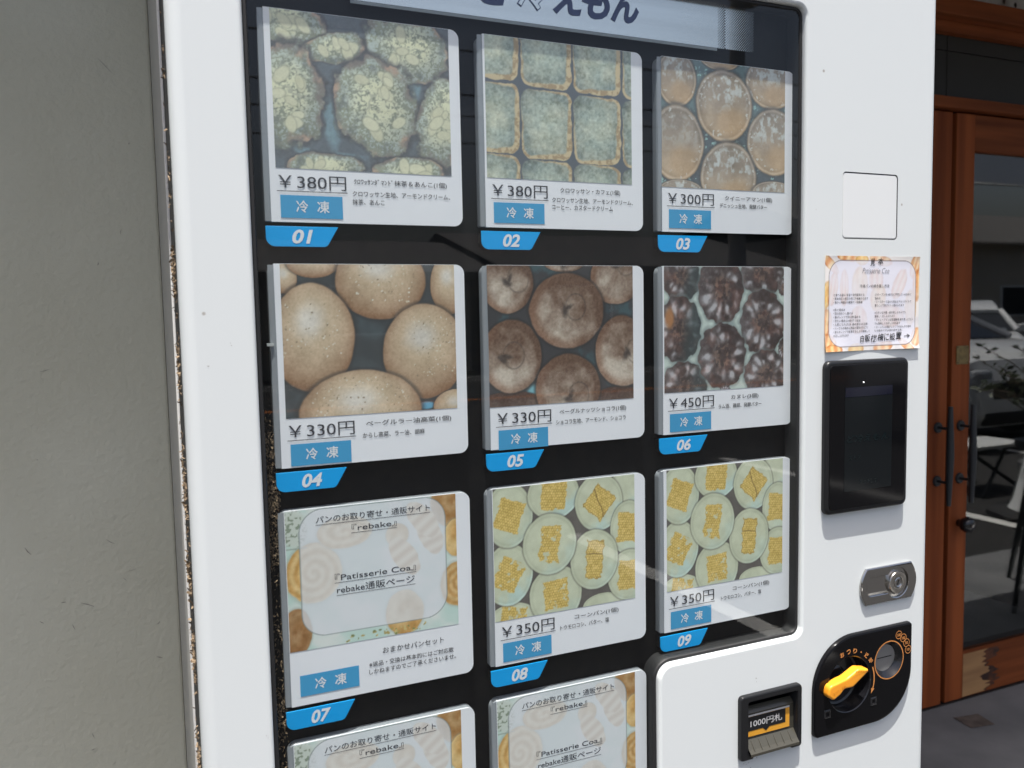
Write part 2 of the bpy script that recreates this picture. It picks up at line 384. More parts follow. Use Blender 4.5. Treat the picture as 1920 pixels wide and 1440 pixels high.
def paint_glazed(W, H):
    U, V, I = canvas(W, H, (84, 108, 110)); rng = np.random.RandomState(6)
    mixc(I, (62, 70, 76), sm(0.3, 0.8, V/H+0.4*(fbm(U, V, 14, 4)-0.5)))
    mixc(I, (150, 196, 190), sm(0.62, 0.72, fbm(U, V, 5, 9)))
    B = [(22, 25, 29, 34), (86, -6, 31, 15), (166, 18, 40, 33), (22, 103, 40, 47), (93, 52, 43, 45), (171, 93, 43, 43), (100, 141, 43, 45), (28, 160, 32, 13), (172, 158, 36, 15)]
    for k, (cx, cy, rx, ry) in enumerate(B):
        r, x, y = ell(U, V, cx, cy, rx, ry, 0, 0.035, 30+k, 20)
        m = 1-sm(0.97, 1.02, r); mixc(I, (52, 50, 50), (1-sm(1.0, 1.12, r))*0.6)
        t = sm(-0.5, 0.9, y)[..., None]; base = np.array((146, 131, 114))*(1-t)+np.array((176, 150, 118))*t
        base = base+(fbm(U, V, 18, 55+k)[..., None]-0.5)*np.array((56, 50, 44))
        base = base-sm(0.72, 1.0, r)[..., None]*38+sm(0.86, 0.93, r)[..., None]*(1-sm(0.94, 0.99, r))[..., None]*52
        I[:] = I*(1-m[..., None])+base*m[..., None]
        g = sm(0.44, 0.66, fbm(U*1.25, V, 7.0, 70+k, 4))*(1-sm(-0.25, 0.3, y+0.25*(fbm(U, V, 12, 75+k)-0.5)))*(1-sm(0.72, 0.92, r))
        if k == 3: g = g*0.35
        mixc(I, (206, 216, 216), g*(0.55+0.4*fbm(U, V, 3.5, 99)))
        g2 = sm(0.66, 0.74, fbm(U, V, 4, 90+k))*(1-sm(0.9, 0.97, r))*sm(0.55, 0.8, r); mixc(I, (216, 220, 214), g2*0.75)
        mixc(I, (192, 150, 102), m*(1-sm(0.3, 0.7, ell(U, V, cx+rx*0.25, cy+ry*0.45, rx, ry*0.8)[0]))*0.45)
    I += (fbm(U, V, 2.2, 11, 2)[..., None]-0.5)*14
    return I
def paint_sesame(W, H):
    U, V, I = canvas(W, H, (56, 60, 62)); rng = np.random.RandomState(8)
    mixc(I, (78, 92, 98), sm(0.4, 0.8, fbm(U, V, 30, 3))*0.6)
    r, _, _ = ell(U, V, 152, 152, 14, 5); mixc(I, (92, 158, 190), 1-sm(0.6, 1, r))
    B = [(4, 14, 13, 16), (34, -2, 28, 16), (106, 16, 50, 42), (182, 22, 21, 32), (31, 75, 44, 56), (153, 93, 48, 51), (81, 156, 67, 46), (188, 155, 27, 19)]
    for k, (cx, cy, rx, ry) in enumerate(B):
        r, x, y = ell(U, V, cx, cy, rx, ry, 0, 0.03, 30+k, 30)
        mixc(I, (44, 44, 44), (1-sm(1.0, 1.1, r))*0.6)
        m = (1-sm(0.975, 1.02, r)); t = np.clip(np.sqrt(np.maximum(0, 1-np.minimum(r, 1)**2))*0.85-0.30*y, 0, 1)[..., None]
        base = np.array((138, 102, 74))*(1-t)+np.array((212, 194, 164))*t
        hl = (1-sm(0.1, 0.75, ell(U, V, cx-rx*0.08, cy-ry*0.30, rx*0.75, ry*0.62, 0, 0.2, 48+k)[0]))[..., None]
        base = base*(1-0.85*hl)+np.array((216, 212, 204))*0.85*hl
        base = base+(fbm(U, V, 22, 60+k)[..., None]-0.5)*44+(fbm(U, V, 1.9, 70+k, 2)[..., None]-0.5)*26
        I[:] = I*(1-m[..., None])+base*m[..., None]
        def ins(px, py): return ((px-cx)/rx)**2+((py-cy)/ry)**2 < 0.8
        if k in (2, 4, 5, 6):
            n = (70, 0, 70, 110, 130)[k-2] if k < 7 else 40
            bx = {2: (70, 0, 145, 40), 4: (0, 40, 60, 95), 5: (140, 55, 189, 120), 6: (25, 118, 135, 157)}[k]
            stamps(I, U, V, n, bx, (0.6, 1.3), [(214, 210, 194), (222, 218, 204), (162, 146, 120), (140, 124, 102), (206, 196, 170)], rng, ins)
    return I
def paint_choco(W, H):
    U, V, I = canvas(W, H, (58, 58, 60)); rng = np.random.RandomState(9)
    mixc(I, (62, 98, 106), sm(0.55, 0.75, fbm(U, V, 22, 13))*0.6)
    r, _, _ = ell(U, V, 58, 146, 14, 14); mixc(I, (120, 182, 194), (1-sm(0.6, 1.1, r)))
    B = [(24, 19, 33, 34, 0, 0), (96, -2, 25, 9, 0, 0), (166, 14, 35, 31, 0, -14), (26, 158, 46, 18, 0, 30), (168, 160, 46, 18, 0, 30), (28, 101, 38, 41, -11, 3), (174, 100, 37, 42, 5, 4), (100, 141, 43, 40, 0, 12), (100, 51, 49, 43, -3, 0)]
    for k, (cx, cy, rx, ry, hx, hy) in enumerate(B):
        r, x, y = ell(U, V, cx, cy, rx, ry, 0, 0.045, 30+k, 24)
        mixc(I, (40, 38, 38), (1-sm(1.0, 1.1, r))*0.65)
        m = 1-sm(0.97, 1.02, r); dark = k in (3, 4)
        ang = np.arctan2(V-cy-hy, U-cx-hx); rh = np.sqrt(((U-cx-hx)/rx)**2+((V-cy-hy)/ry)**2)
        streak = vnoise(ang*2.2, rh*2.5, 1.0, 50+k)*0.7+vnoise(ang*9, rh*4, 1.0, 52+k)*0.3
        lit = np.clip(0.40+0.50*y-0.18*x+1.25*(fbm(U, V, 17, 57+k)-0.45)+0.30*(streak-0.5)-0.60*sm(0.70, 1.0, r), 0, 1)[..., None]
        base = np.array((100, 74, 58))*(1-lit)+np.array((202, 190, 174))*lit
        br = (sm(0.62, 0.95, r)*np.clip(0.3-x*0.5+0.3*y, 0, 1))[..., None]; base = base*(1-0.7*br)+np.array((152, 112, 88))*0.7*br
        h1 = ell(U, V, cx+hx, cy+hy, 9, 4.2, 0.5+k*1.3, 0.5, 160+k, 6)[0]; h2 = ell(U, V, cx+hx+3, cy+hy-3, 3.2, 9, 0.3+k*0.9, 0.5, 170+k, 6)[0]
        fold = (1-sm(0.3, 1.0, np.abs(np.sqrt(((U-cx-hx-14)/13)**2+((V-cy-hy+4)/15)**2)-1)*9))*0.4*(1-sm(0.7, 0.95, r))
        hole = np.clip(np.maximum(np.maximum(1-sm(0.2, 1.25, h1), 1-sm(0.2, 1.25, h2)), fold), 0, 1)[..., None]; base = base*(1-0.85*hole)+np.array((58, 50, 46))*0.85*hole
        if dark: base = base*0.42+np.array((30, 20, 18))
        base = base+(fbm(U, V, 2.0, 70+k, 2)[..., None]-0.5)*34
        I[:] = I*(1-m[..., None])+base*m[..., None]
    return I
def paint_fluted(W, H):
    U, V, I = canvas(W, H, (200, 214, 206)); rng = np.random.RandomState(10)
    I += (fbm(U, V, 12, 3)[..., None]-0.5)*44
    B = [(26, 14, 29, 30), (153, 8, 36, 30), (188, 26, 9, 12), (22, 78, 34, 42), (30, 148, 35, 30), (87, 28, 36, 45), (154, 72, 37, 43), (89, 114, 38, 43), (160, 140, 37, 32), (188, 108, 8, 14), (93, 160, 9, 8)]
    for k, (cx, cy, rx, ry) in enumerate(B):
        th = np.arctan2((V-cy)/ry, (U-cx)/rx)
        r, x, y = ell(U, V, cx, cy, rx, ry, 0, 0.05, 30+k, 12); flute = np.cos((th+0.5*(fbm(U, V, 16, 130+k)-0.5))*12+k); r = r*(1-0.035*flute)
        mixc(I, (116, 132, 132), (1-sm(1.0, 1.12, r))*0.5)
        m = 1-sm(0.96, 1.01, r)
        ridge = np.clip(0.5+0.5*flute, 0, 1); ring = np.exp(-((r-0.62)/0.22)**2); n1 = fbm(U, V, 5, 60+k, 3)
        lit = np.clip(ring*(0.25+0.75*ridge)*0.95*sm(0.34, 0.74, fbm(U, V, 13, 150+k, 2))*1.35+0.3*(n1-0.42)+0.22*np.clip(-x-0.2*y, 0, 1), 0, 1)[..., None]
        base = np.array((58, 46, 44))*(1-lit)+np.array((186, 184, 188))*lit
        cen = (np.exp(-((r-0.24)/0.16)**2)*sm(0.4, 0.62, fbm(U, V, 4, 80+k)))[..., None]; base = base*(1-0.7*cen)+np.array((140, 112, 98))*0.7*cen
        base = base+(sm(0.45, 0.75, fbm(U, V, 12, 100+k))[..., None])*np.array((24, 11, 7))
        if k in (0, 3, 4): tl = (sm(-0.1, 0.7, x+0.25*y)*0.65)[..., None]; base = base*(1-tl)+np.array((56, 72, 74))*tl
        if k == 3: mixc(base, (176, 120, 76), 1-sm(0.4, 1.0, ell(U, V, 8, 64, 9, 18)[0]))
        sp = sm(0.68, 0.85, fbm(U, V, 3.4, 120+k, 3))*(1-sm(0.85, 0.95, r)); mixc(base, (176, 180, 184), sp*0.22)
        I[:] = I*(1-m[..., None])+base*m[..., None]
    return I
def paint_corn(W, H):
    U, V, I = canvas(W, H, (92, 86, 82)); rng = np.random.RandomState(12)
    I += (fbm(U, V, 10, 3)[..., None]-0.5)*24
    B = [(180, 14, 24, 24, 9, 0), (22, 160, 32, 22, 0.2, 1), (143, 158, 27, 14, 9, 0), (18, 103, 30, 36, 0.5, 1), (20, 33, 29, 37, 0.35, 0), (78, 14, 33, 29, 0.1, 0), (139, 30, 32, 34, 0.7, 0), (181, 66, 26, 33, 0.12, 0), (181, 126, 30, 31, 0.1, 0), (79, 136, 34, 35, -0.05, 1), (132, 100, 32, 36, 0.12, 2), (72, 73, 34, 36, 0.12, 1)]
    for k, (cx, cy, rx, ry, ca, st) in enumerate(B):
        r, x, y = ell(U, V, cx, cy, rx*1.035, ry*1.035, 0, 0.025, 30+k, 20)
        mixc(I, (62, 58, 56), (1-sm(1.0, 1.07, r))*0.45)
        m = 1-sm(0.975, 1.02, r)
        base = np.zeros_like(I)+np.array((206, 212, 184)); base = base-sm(0.8, 1.0, r)[..., None]*30
        bl = (sm(0.3, 0.8, x*0.4+y*0.6+0.8*(fbm(U, V, 14, 50+k)-0.35)))[..., None]*(0.9 if k in (0, 3, 5, 6) else 0.4)
        base = base*(1-bl)+np.array((190, 216, 208))*bl
        base = base+(fbm(U, V, 11, 60+k)[..., None]-0.5)*30
        e = (sm(0.90, 0.95, r)*(1-sm(0.96, 1.0, r)))[..., None]; base = base+e*20
        I[:] = I*(1-m[..., None])+base*m[..., None]
        if ca < 5:
            c, s = math.cos(ca), math.sin(ca); a = (U-cx)*c+(V-cy)*s; b = -(U-cx)*s+(V-cy)*c
            if k == 10: hw, hh = 11.5, 23
            elif k == 11: hw, hh = 13, 22
            elif k == 6: hw, hh = 16, 17
            else: hw, hh = 16, 18
            wob = 3.2*(fbm(U, V, 5, 140+k)-0.5)*2
            d = np.maximum(np.abs(a)-hw, np.abs(b)-hh)+wob
            cm = (1-sm(-0.5, 0.8, d))*m
            if st == 1: cm = cm*(1-0.9*sm(0.60, 0.68, fbm(U, V, 6, 160+k)))
            row = np.floor(b/3.1); ka = np.abs(((a+(row % 2)*1.6)/3.2) % 1-0.5)*2; kb = np.abs((b/3.1) % 1-0.5)*2
            kern = 1-sm(0.55, 1.0, np.maximum(ka, kb))
            cc = np.array((190, 156, 74))[None, None]*(1-kern[..., None])+np.array((228, 198, 108))[None, None]*kern[..., None]+(vnoise(U, V, 2.6, 170+k)[..., None]-0.5)*36
            I[:] = I*(1-cm[..., None])+cc*cm[..., None]
            if k in (6, 10):
                cr = (1-sm(0.2, 0.9, np.abs((b+7 if k == 10 else a*0.4-b*0.7)+3*(fbm(U, V, 6, 180+k)-0.5))))*cm; mixc(I, (112, 86, 36), cr*0.8)
                mixc(I, (128, 100, 44), (1-sm(0.0, 1.0, np.abs(d+0.6)))*0.5*m)
    return I
def paint_collage(W, H):
    """breads on mint paper, washed out under a rounded white panel"""
    U, V, I = canvas(W, H, (196, 220, 212)); rng = np.random.RandomState(15)
    mixc(I, (226, 230, 226), sm(0.4, 0.7, fbm(U, V, 40, 3)))
    def roll(cx, cy, rx, ry, k, dark=0.0, swirl=3.2):
        r, x, y = ell(U, V, cx, cy, rx, ry, 0, 0.06, 20+k, 16); m = 1-sm(0.96, 1.03, r); th = np.arctan2(y, x)
        mixc(I, (150, 160, 150), (1-sm(1, 1.15, r))*0.35)
        sw = 0.5+0.5*np.cos(r*swirl*6.28-th); base = np.array((206, 160, 92))*(1-sw[..., None]*0.7)+np.array((240, 214, 158))*sw[..., None]*0.7
        base = base*(1-dark)+np.array((110, 66, 40))*dark+(fbm(U, V, 5, 40+k)[..., None]-0.5)*50
        I[:] = I*(1-m[..., None])+base*m[..., None]
    roll(28, 72, 30, 34, 1); roll(192, 108, 24, 27, 2, 0.12); roll(186, 10, 26, 30, 3, 0.35, 1.5); roll(8, 136, 16, 27, 4, 0.5, 1.0)
    roll(62, 30, 30, 18, 5, 0, 2); roll(120, 40, 13, 13, 6, 0, 0.5); roll(126, 132, 22, 26, 7, 0.05, 0.8); roll(188, 52, 14, 22, 8, 0, 0.6)
    for cx, cy, rot in ((158, 44, 1.2), (128, 66, 1.0), (150, 26, 0.9)):
        r, x, y = ell(U, V, cx, cy, 26, 13, rot, 0.1, 70, 12); m = 1-sm(0.95, 1.03, r); s = 0.5+0.5*np.sin(x*13)
        base = np.array((196, 150, 92))*(1-s[..., None])+np.array((236, 210, 160))*s[..., None]; I[:] = I*(1-m[..., None])+base*m[..., None]
    sd = (1-sm(0.7, 1.1, ell(U, V, 8, 20, 16, 24, 0, 0.3, 77)[0])); mixc(I, (206, 214, 204), sd)
    mixc(I, (96, 112, 88), 0.6*sd*sm(0.62, 0.75, vnoise(U, V, 2.0, 79)))
    mixc(I, (150, 162, 150), (1-sm(0.2, 1.2, np.abs(V-42)))*(U < 22)*0.8)
    stamps(I, U, V, 40, (60, 148, 150, 156), (0.8, 2.2), [(176, 160, 96), (128, 136, 84), (206, 190, 130)], rng)
    x = np.abs(U-95)-81+26; y = np.abs(V-72)-71.5+26
    d = np.sqrt(np.maximum(x, 0)**2+np.maximum(y, 0)**2)+np.minimum(np.maximum(x, y), 0)-26
    p = 1-sm(-0.5, 0.5, d); grey = I.mean(-1, keepdims=True); wash = (I*0.8+grey*0.2)*0.24+np.array((228, 230, 236))*0.76
    I[:] = I*(1-p[..., None])+wash*p[..., None]
    mixc(I, (128, 140, 140), (1-sm(0.2, 0.85, np.abs(d)))*0.8)
    return I
def paint_notice(W, H):
    U, V, I = canvas(W, H, (240, 236, 232), 0.8); rng = np.random.RandomState(21)
    mixc(I, (214, 212, 216), sm(0.5, 0.75, fbm(U, V, 22, 3))*0.6)
    fade = 0.55+0.45*sm(0.3, 0.7, fbm(U, V, 26, 8))
    L = [(8, 10, 22, 7, 0.7), (40, 2, 20, 6, 0.1), (66, 5, 12, 8, 0), (100, 5, 22, 8, 0.2), (166, 12, 10, 20, 0.3), (170, 40, 9, 22, 0), (3, 52, 9, 20, 0.2), (3, 88, 10, 18, 0.1), (6, 116, 14, 12, 0.3), (14, 126, 18, 8, 0), (56, 126, 16, 8, 0), (106, 124, 19, 8, -0.1), (150, 124, 22, 6, 0.6), (168, 112, 10, 14, 0.4), (62, 40, 15, 26, 0), (34, 42, 8, 26, 0), (92, 32, 14, 16, 0), (136, 38, 12, 24, 0.5), (96, 56, 15, 20, 0.2), (60, 86, 16, 20, 0.1), (118, 82, 28, 16, 0), (14, 44, 9, 24, 0.2), (158, 70, 12, 26, 0)]
    for k, (cx, cy, rx, ry, rot) in enumerate(L):
        r, x, y = ell(U, V, cx, cy, rx, ry, rot, 0.12, 20+k, 9); m = 1-sm(0.85, 1.05, r)
        s = 0.5+0.5*np.sin(x*9+k); t = fbm(U, V, 7, 60+k)
        base = np.array((224, 140, 74))*(1-s[..., None])+np.array((246, 206, 142))*s[..., None]
        if k % 4 == 2: base = base*0.5+np.array((248, 212, 96))*0.5
        base = base-sm(0.6, 1.0, r)[..., None]*np.array((40, 54, 50))+(t[..., None]-0.5)*60
        m = m*fade*0.85; I[:] = I*(1-m[..., None])+base*m[..., None]
    x = np.abs(U-87)-80+22; y = np.abs(V-64)-58+22
    d = np.sqrt(np.maximum(x, 0)**2+np.maximum(y, 0)**2)+np.minimum(np.maximum(x, y), 0)-22
    p = 1-sm(-0.5, 0.5, d); wash = I*0.20+np.array((226, 227, 240))*0.80
    I[:] = I*(1-p[..., None])+wash*p[..., None]
    mixc(I, (120, 110, 112), (1-sm(0.2, 0.9, np.abs(d)))*0.8)
    return I
#PAINT-END

def lin(c):
    c = np.clip(c/255.0, 0, 1); return np.where(c <= 0.04045, c/12.92, ((c+0.055)/1.055)**2.4)
def picture(name, img, x0, x1, z1, z0, y, material, parent, warp=None):
    """flat printed picture: a fine sheet carrying the ink values"""
    nv, nu, _ = img.shape
    X, Z = np.meshgrid(np.linspace(x0, x1, nu), np.linspace(z1, z0, nv)); off = ORG[parent.name]
    Y = np.full_like(X, y)
    if warp: Y = Y+np.vectorize(warp)(X, Z)
    co = np.stack([X-off.x, Y-off.y, Z-off.z], -1).reshape(-1, 3)
    i = np.arange(nv*nu).reshape(nv, nu); f = np.stack([i[1:, :-1], i[1:, 1:], i[:-1, 1:], i[:-1, :-1]], -1).reshape(-1, 4)
    me = bpy.data.meshes.new(name); me.vertices.add(len(co)); me.vertices.foreach_set('co', co.ravel())
    me.loops.add(f.size); me.loops.foreach_set('vertex_index', f.ravel().astype(np.int32))
    me.polygons.add(len(f)); me.polygons.foreach_set('loop_start', (np.arange(len(f))*4).astype(np.int32))
    me.update(calc_edges=True); me.validate()
    a = me.color_attributes.new('ink', 'FLOAT_COLOR', 'POINT')
    a.data.foreach_set('color', np.concatenate([lin(img), np.ones((nv, nu, 1))], -1).ravel().astype(np.float32))
    if warp: me.polygons.foreach_set('use_smooth', [True]*len(me.polygons))
    me.materials.append(material)
    o = bpy.data.objects.new(name, me); COL.objects.link(o); o.parent = parent; ORG[o.name] = off
    return o

# ------------------------------------------------------------------ setting: ground, road, building
def structure(o): return tag(o, kind='structure')
structure(build('parking_ground', [(-150, -260, -0.02), (150, -260, -0.02), (150, -0.10, -0.02), (-150, -0.10, -0.02)], [(0, 1, 2, 3)], M['asphalt'], recalc=False))
structure(MB().box(-12, 12, -0.10, 3.2, -0.3, 0.0).build('concrete_floor', M['concrete']))
def stripe(name, x0, x1, y0, y1, m, z=-0.015):
    structure(build(name, [(x0, y0, z), (x1, y0, z), (x1, y1, z), (x0, y1, z)], [(0, 1, 2, 3)], m, recalc=False))
for x in (-3.2, -0.75, 1.72, 4.12, 6.55): stripe('parking_line', x-0.05, x+0.05, -3.5 if x == 1.72 else -5.2, -0.35 if x > 3 else -1.5, M['roadpaint'])
structure(build('orange_centre_line', [(-120, -12.9, -0.014), (120, -10.2, -0.014), (120, -10.05, -0.014), (-120, -12.75, -0.014)], [(0, 1, 2, 3)], M['orangepaint'], recalc=False))
stripe('road_edge_line', -120, 120, -15.2, -15.1, M['roadpaint']); stripe('road_edge_line', -120, 120, -16.1, -16.0, M['roadpaint'])

w = thing('plaster_wall', (-2, 0.6, 0), 'grey rough plaster wall in shade left of the vending machine', 'wall')
MB().box(-9, -0.5340, 0.42, 1.15, 0.0, 2.359, 0.004).build('wall_face', M['plaster'], w)
mk = MB(); rg = random.Random(31)
for k in range(34):
    x = rg.uniform(-0.98, -0.56); z = rg.uniform(0.62, 1.76); a = rg.gauss(1.9, 0.7); l = rg.uniform(0.002, 0.014)*rg.choice((0.4, 0.5, 1)); wd = rg.uniform(0.0003, 0.0008)
    d = Vector((math.cos(a), 0, math.sin(a))); n_ = Vector((-d.z, 0, d.x))*wd; c = Vector((x, 0.4193, z)); m_ = c+n_*rg.uniform(-2, 2)
    mk.add([c-d*l-n_*.3, c-d*l+n_*.3, m_-n_, m_+n_, c+d*l-n_*.3, c+d*l+n_*.3], [(0, 1, 3, 2), (2, 3, 5, 4)])
mk.build('scratch_mark', mat('dull_scratch', (0.30, 0.285, 0.24), 0.9), w, None, False)
w = thing('back_wall', (0.1, 0.97, 0), 'plaster wall hidden behind the vending machine', 'wall')
MB().box(-0.54, 0.715, 0.95, 1.15, 0.0, 2.359).build('wall_face', M['plaster'], w)
w = thing('house_wall', (6, 0.97, 0), 'plastered shop wall beyond the wooden doors', 'wall')
MB().box(2.80, 9, 0.97, 1.15, 0.0, 2.35).build('wall_face', M['plaster'], w)
# eaves over the shop front: they shade the wall, the doors and the floor
w = thing('shop_roof', (1, 0.4, 2.36), 'low shop roof with dark eaves over the doors', 'roof')
mb = MB().box(-9, 9, -0.115, 1.2, 2.372, 2.47); mb.build('eave_board', M['roof'], w)
mb = MB()
for k in range(8): mb.box(-9+k*2.25, -9+k*2.25+2.235, -0.11, 0.42, 2.36, 2.372); mb.box(-9+k*2.25, -9+k*2.25+2.235, 0.435, 0.95, 2.36, 2.372)
mb.build('soffit', M['soffit'], w)
MB().add([(-9, -0.115, 2.47), (9, -0.115, 2.47), (9, 4.2, 4.1), (-9, 4.2, 4.1)], [(0, 1, 2, 3)]).build('roof_sheet', M['roof'], w)
w = thing('plaster_band', (1.75, 0.96, 2.18), 'pale patchy plaster band with dark holes above the wooden lintel', 'wall')
MB().box(0.72, 2.80, 0.962, 1.15, 2.187, 2.36).build('band_face', M['plasterband'], w)
mb = MB()
for k in range(14):
    x = random.uniform(1.7, 2.4); z = random.uniform(2.20, 2.30); r = random.uniform(0.003, 0.012)
    mb.add([(x+r*math.cos(a)*random.uniform(.6, 1.5), 0.9605, z+r*math.sin(a)) for a in [k2*0.785 for k2 in range(8)]], [tuple(range(8))])
mb.build('hole', M['seam'], w)
w = thing('lintel_beam', (1.75, 0.95, 2.13), 'dark red-brown wooden lintel beam over the transom window', 'beam')
MB().box(0.72, 2.80, 0.925, 1.15, 2.134, 2.186, 0.004).build('beam', M['woodh'], w, 40)
MB().box(0.72, 2.80, 0.968, 1.0, 2.100, 2.1335).build('lower_moulding', M['woodh'], w)
w = thing('transom_window', (1.75, 0.98, 1.87), 'dark transom window with wooden bar above the glazed doors', 'window')
MB().box(0.72, 2.80, 0.945, 1.02, 1.874, 1.906, 0.002).build('transom_bar', M['woodh'], w, 40)
tp = mat('dark_brown_board', (0.028, 0.025, 0.021), 0.45, spec=0.3)
for a, b in ((0.72, 1.7185), (1.7215, 2.80)):
    for c, d in ((1.907, 2.052), (2.055, 2.099)): MB().box(a, b, 0.990, 0.995, c, d).build('board', tp, w)
MB().box(0.72, 2.80, 0.996, 1.0, 1.907, 2.12).build('joint', M['rubber'], w)
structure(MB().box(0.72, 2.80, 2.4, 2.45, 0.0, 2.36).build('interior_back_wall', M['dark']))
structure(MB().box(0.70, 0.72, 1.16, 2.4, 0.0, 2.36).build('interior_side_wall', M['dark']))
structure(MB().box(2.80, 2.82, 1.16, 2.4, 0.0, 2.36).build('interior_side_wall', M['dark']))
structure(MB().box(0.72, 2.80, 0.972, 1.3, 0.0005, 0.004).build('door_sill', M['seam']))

# ------------------------------------------------------------------ wooden double doors
def handle(mb, x, z0, z1):
    ys = 0.925
    mb.tube([(x, ys, z0), (x, ys-.001, z0+(z1-z0)*.28), (x, ys-.002, (z0+z1)/2), (x, ys-.001, z0+(z1-z0)*.72), (x, ys, z1)], [0.007, 0.0105, 0.012, 0.0105, 0.007], 12)
    for z in (0.739, 0.907):
        mb.lathe((x, 0.9695, z), [(0.0, -0.004), (0.015, -0.006), (0.017, -0.003), (0.017, 0.0)], 'Y', 20)
        mb.tube([(x, 0.968, z), (x, ys, z)], 0.0045, 10)
def door(loc, x0, x1, meet_left, label):
    d = thing('wooden_door', loc, label, 'door')
    zt, zb = 1.868, 0.010
    m = MB(); m.box(x0, x0+0.081, 0.970, 1.01, zb, zt, 0.002); m.build('stile', M['wood'], d, 40)
    m = MB(); m.box(x1-0.081, x1, 0.970, 1.01, zb, zt, 0.002); m.build('stile', M['wood'], d, 40)
    MB().box(x0+0.0815, x1-0.0815, 0.9715, 1.008, 1.758, zt, 0.002).build('top_rail', M['woodh'], d, 40)
    MB().box(x0+0.0815, x1-0.0815, 0.9715, 1.008, zb, 0.158, 0.002).build('bottom_rail', M['woodh'], d, 40)
    MB().box(x0+0.082, x1-0.082, 0.988, 0.993, 0.159, 1.757).build('glass', M['doorglass'], d)
    hm = MB(); handle(hm, (x0+0.043) if meet_left else (x1-0.039), 0.669, 0.976); hm.build('handle', M['iron'], d, 40)
    return d
door((1.26, 0.99, 0), 0.80, 1.727, False, 'left wooden door leaf, mostly hidden behind the vending machine')
rd = door((2.2, 0.99, 0), 1.745, 2.65, True, 'right wooden door leaf with large glass pane, brass plate and worn bottom rail')
MB().box(1.7275, 1.7445, 0.992, 1.012, 0.012, 1.866).build('meeting_strip', M['seam'], rd)
pl = slab('brass_plate', rrect(1.762, 1.816, 1.100, 1.158, 0.003), 0.967, 0.9695, M['brass'], rd, 0.0006)
mb = MB()
for x in (1.767, 1.811):
    for z in (1.105, 1.153): mb.lathe((x, 0.967, z), [(0.0018, -0.0008), (0.0022, 0)], 'Y', 8)
mb.build('screw', M['seam'], pl)
kn = MB().lathe((1.790, 0.9695, 0.595), [(0.012, 0.0), (0.013, -0.010), (0.022, -0.020), (0.026, -0.032), (0.022, -0.044), (0.012, -0.050), (0.001, -0.051)], 'Y', 24).build('knob', M['blackplastic'], rd, 60)
MB().lathe((1.790, 0.9183, 0.595), [(0.0045, 0.0), (0.004, -0.0015), (0.0005, -0.002)], 'Y', 12).build('lock_core', M['chrome'], kn, 40)
# bare, worn wood on the left part of the bottom rail
rng = random.Random(4); top = []; bot = []
pts = [(1.8275, 0.145)]
edge = [(1.945+0.012*math.sin(k*0.55)+0.010*math.sin(k*1.9+1)+rng.uniform(-0.010, 0.010), 0.1555-k*0.0047) for k in range(31)]
bare = [(1.8275, 0.013), (1.8275, 0.1555)]+edge
mb = MB().add([(x, 0.9705, z) for x, z in bare], [tuple(range(len(bare)))])
mb.build('bare_wood_patch', mat('bare_worn_wood', (0.42, 0.23, 0.095), 0.75, vary=(22, (0.20, 0.095, 0.04), 0.45, 0.8, (0.1, 1, 1))), rd)
mb = MB(); lf = [(x-rng.uniform(0.001, 0.014)-0.014*max(0, math.sin(k*0.4)), z) for k, (x, z) in enumerate(edge)]; rt = [(x+0.022+0.022*math.sin(k*0.35+0.6)+rng.uniform(0, 0.012), z) for k, (x, z) in enumerate(edge)]
for k in range(len(edge)-1): mb.add([(lf[k][0], 0.9700, lf[k][1]), (rt[k][0], 0.9700, rt[k][1]), (rt[k+1][0], 0.9700, rt[k+1][1]), (lf[k+1][0], 0.9700, lf[k+1][1])], [(0, 1, 2, 3)])
mb.build('dark_stain', mat('dark_wet_stain', (0.035, 0.014, 0.008), 0.7, vary=(30, (0.12, 0.036, 0.012), 0.4, 0.65)), rd)
t = thing('floor_stain', (1.735, 0.86, 0), 'small brown stained patch on the concrete floor by the door', 'floor stain')
build('plate', [(1.69, 0.83, 0.002), (1.775, 0.815, 0.002), (1.79, 0.885, 0.002), (1.70, 0.90, 0.002)], [(0, 1, 2, 3)], M['floorstain'], t, recalc=False)  # stained patch of the floor, laid as a thin brown sheet

# ------------------------------------------------------------------ the vending machine
F = -0.020
vm = thing('vending_machine', (0.0, 0.35, 0.0), 'white frozen bread vending machine with black display window and sample cards', 'vending machine')
hole = fillet([(-0.4625, 0.56), (0.007, 0.56), (0.007, 0.838), (0.2360, 0.838), (0.2360, 1.668), (-0.4625, 1.668)], [0.004, 0.004, 0.020, 0.013, 0.013, 0.013], 10)
outer = rrect(-0.5322, 0.4755, 0.10, 1.83, 0.016, 6)
mb = MB()
RO = 0.014; ring_o = []
for k in range(7):
    a = k/6*math.pi/2; ring_o.append(at(offset(outer, -RO*(1-math.cos(a))), F+RO*(1-math.sin(a))))
mb.rings([at(outer, 0.0)]+ring_o)
RI = 0.0045; ring_i = []
for k in range(6):
    a = k/5*math.pi/2; ring_i.append(at(offset(hole, RI*(1-math.sin(a))), F+RI*(1-math.cos(a))))
mb.rings(ring_i+[at(hole, 0.016)])
holed(mb, offset(outer, -RO), [offset(hole, RI), circle(0.3170, 0.7560, 0.0395, 40), circle(0.3915, 0.7775, 0.0255, 36), rrect(0.1395, 0.2238, 0.6935, 0.7675, 0.003, 5), rrect(0.3003, 0.4007, 1.3738, 1.4626, 0.0055)], F)
mb.build('front_panel', M['white'], vm, 50, weld=True)
gm = MB(); gm.rings([at(offset(hole, -0.0002), -0.0118), at(offset(hole, -0.0012), -0.0132), at(offset(hole, -0.0040), -0.0132), at(offset(hole, -0.0050), -0.0118), at(offset(hole, -0.0050), 0.010)])
gm.build('window_gasket', M['rubber'], vm, 40)
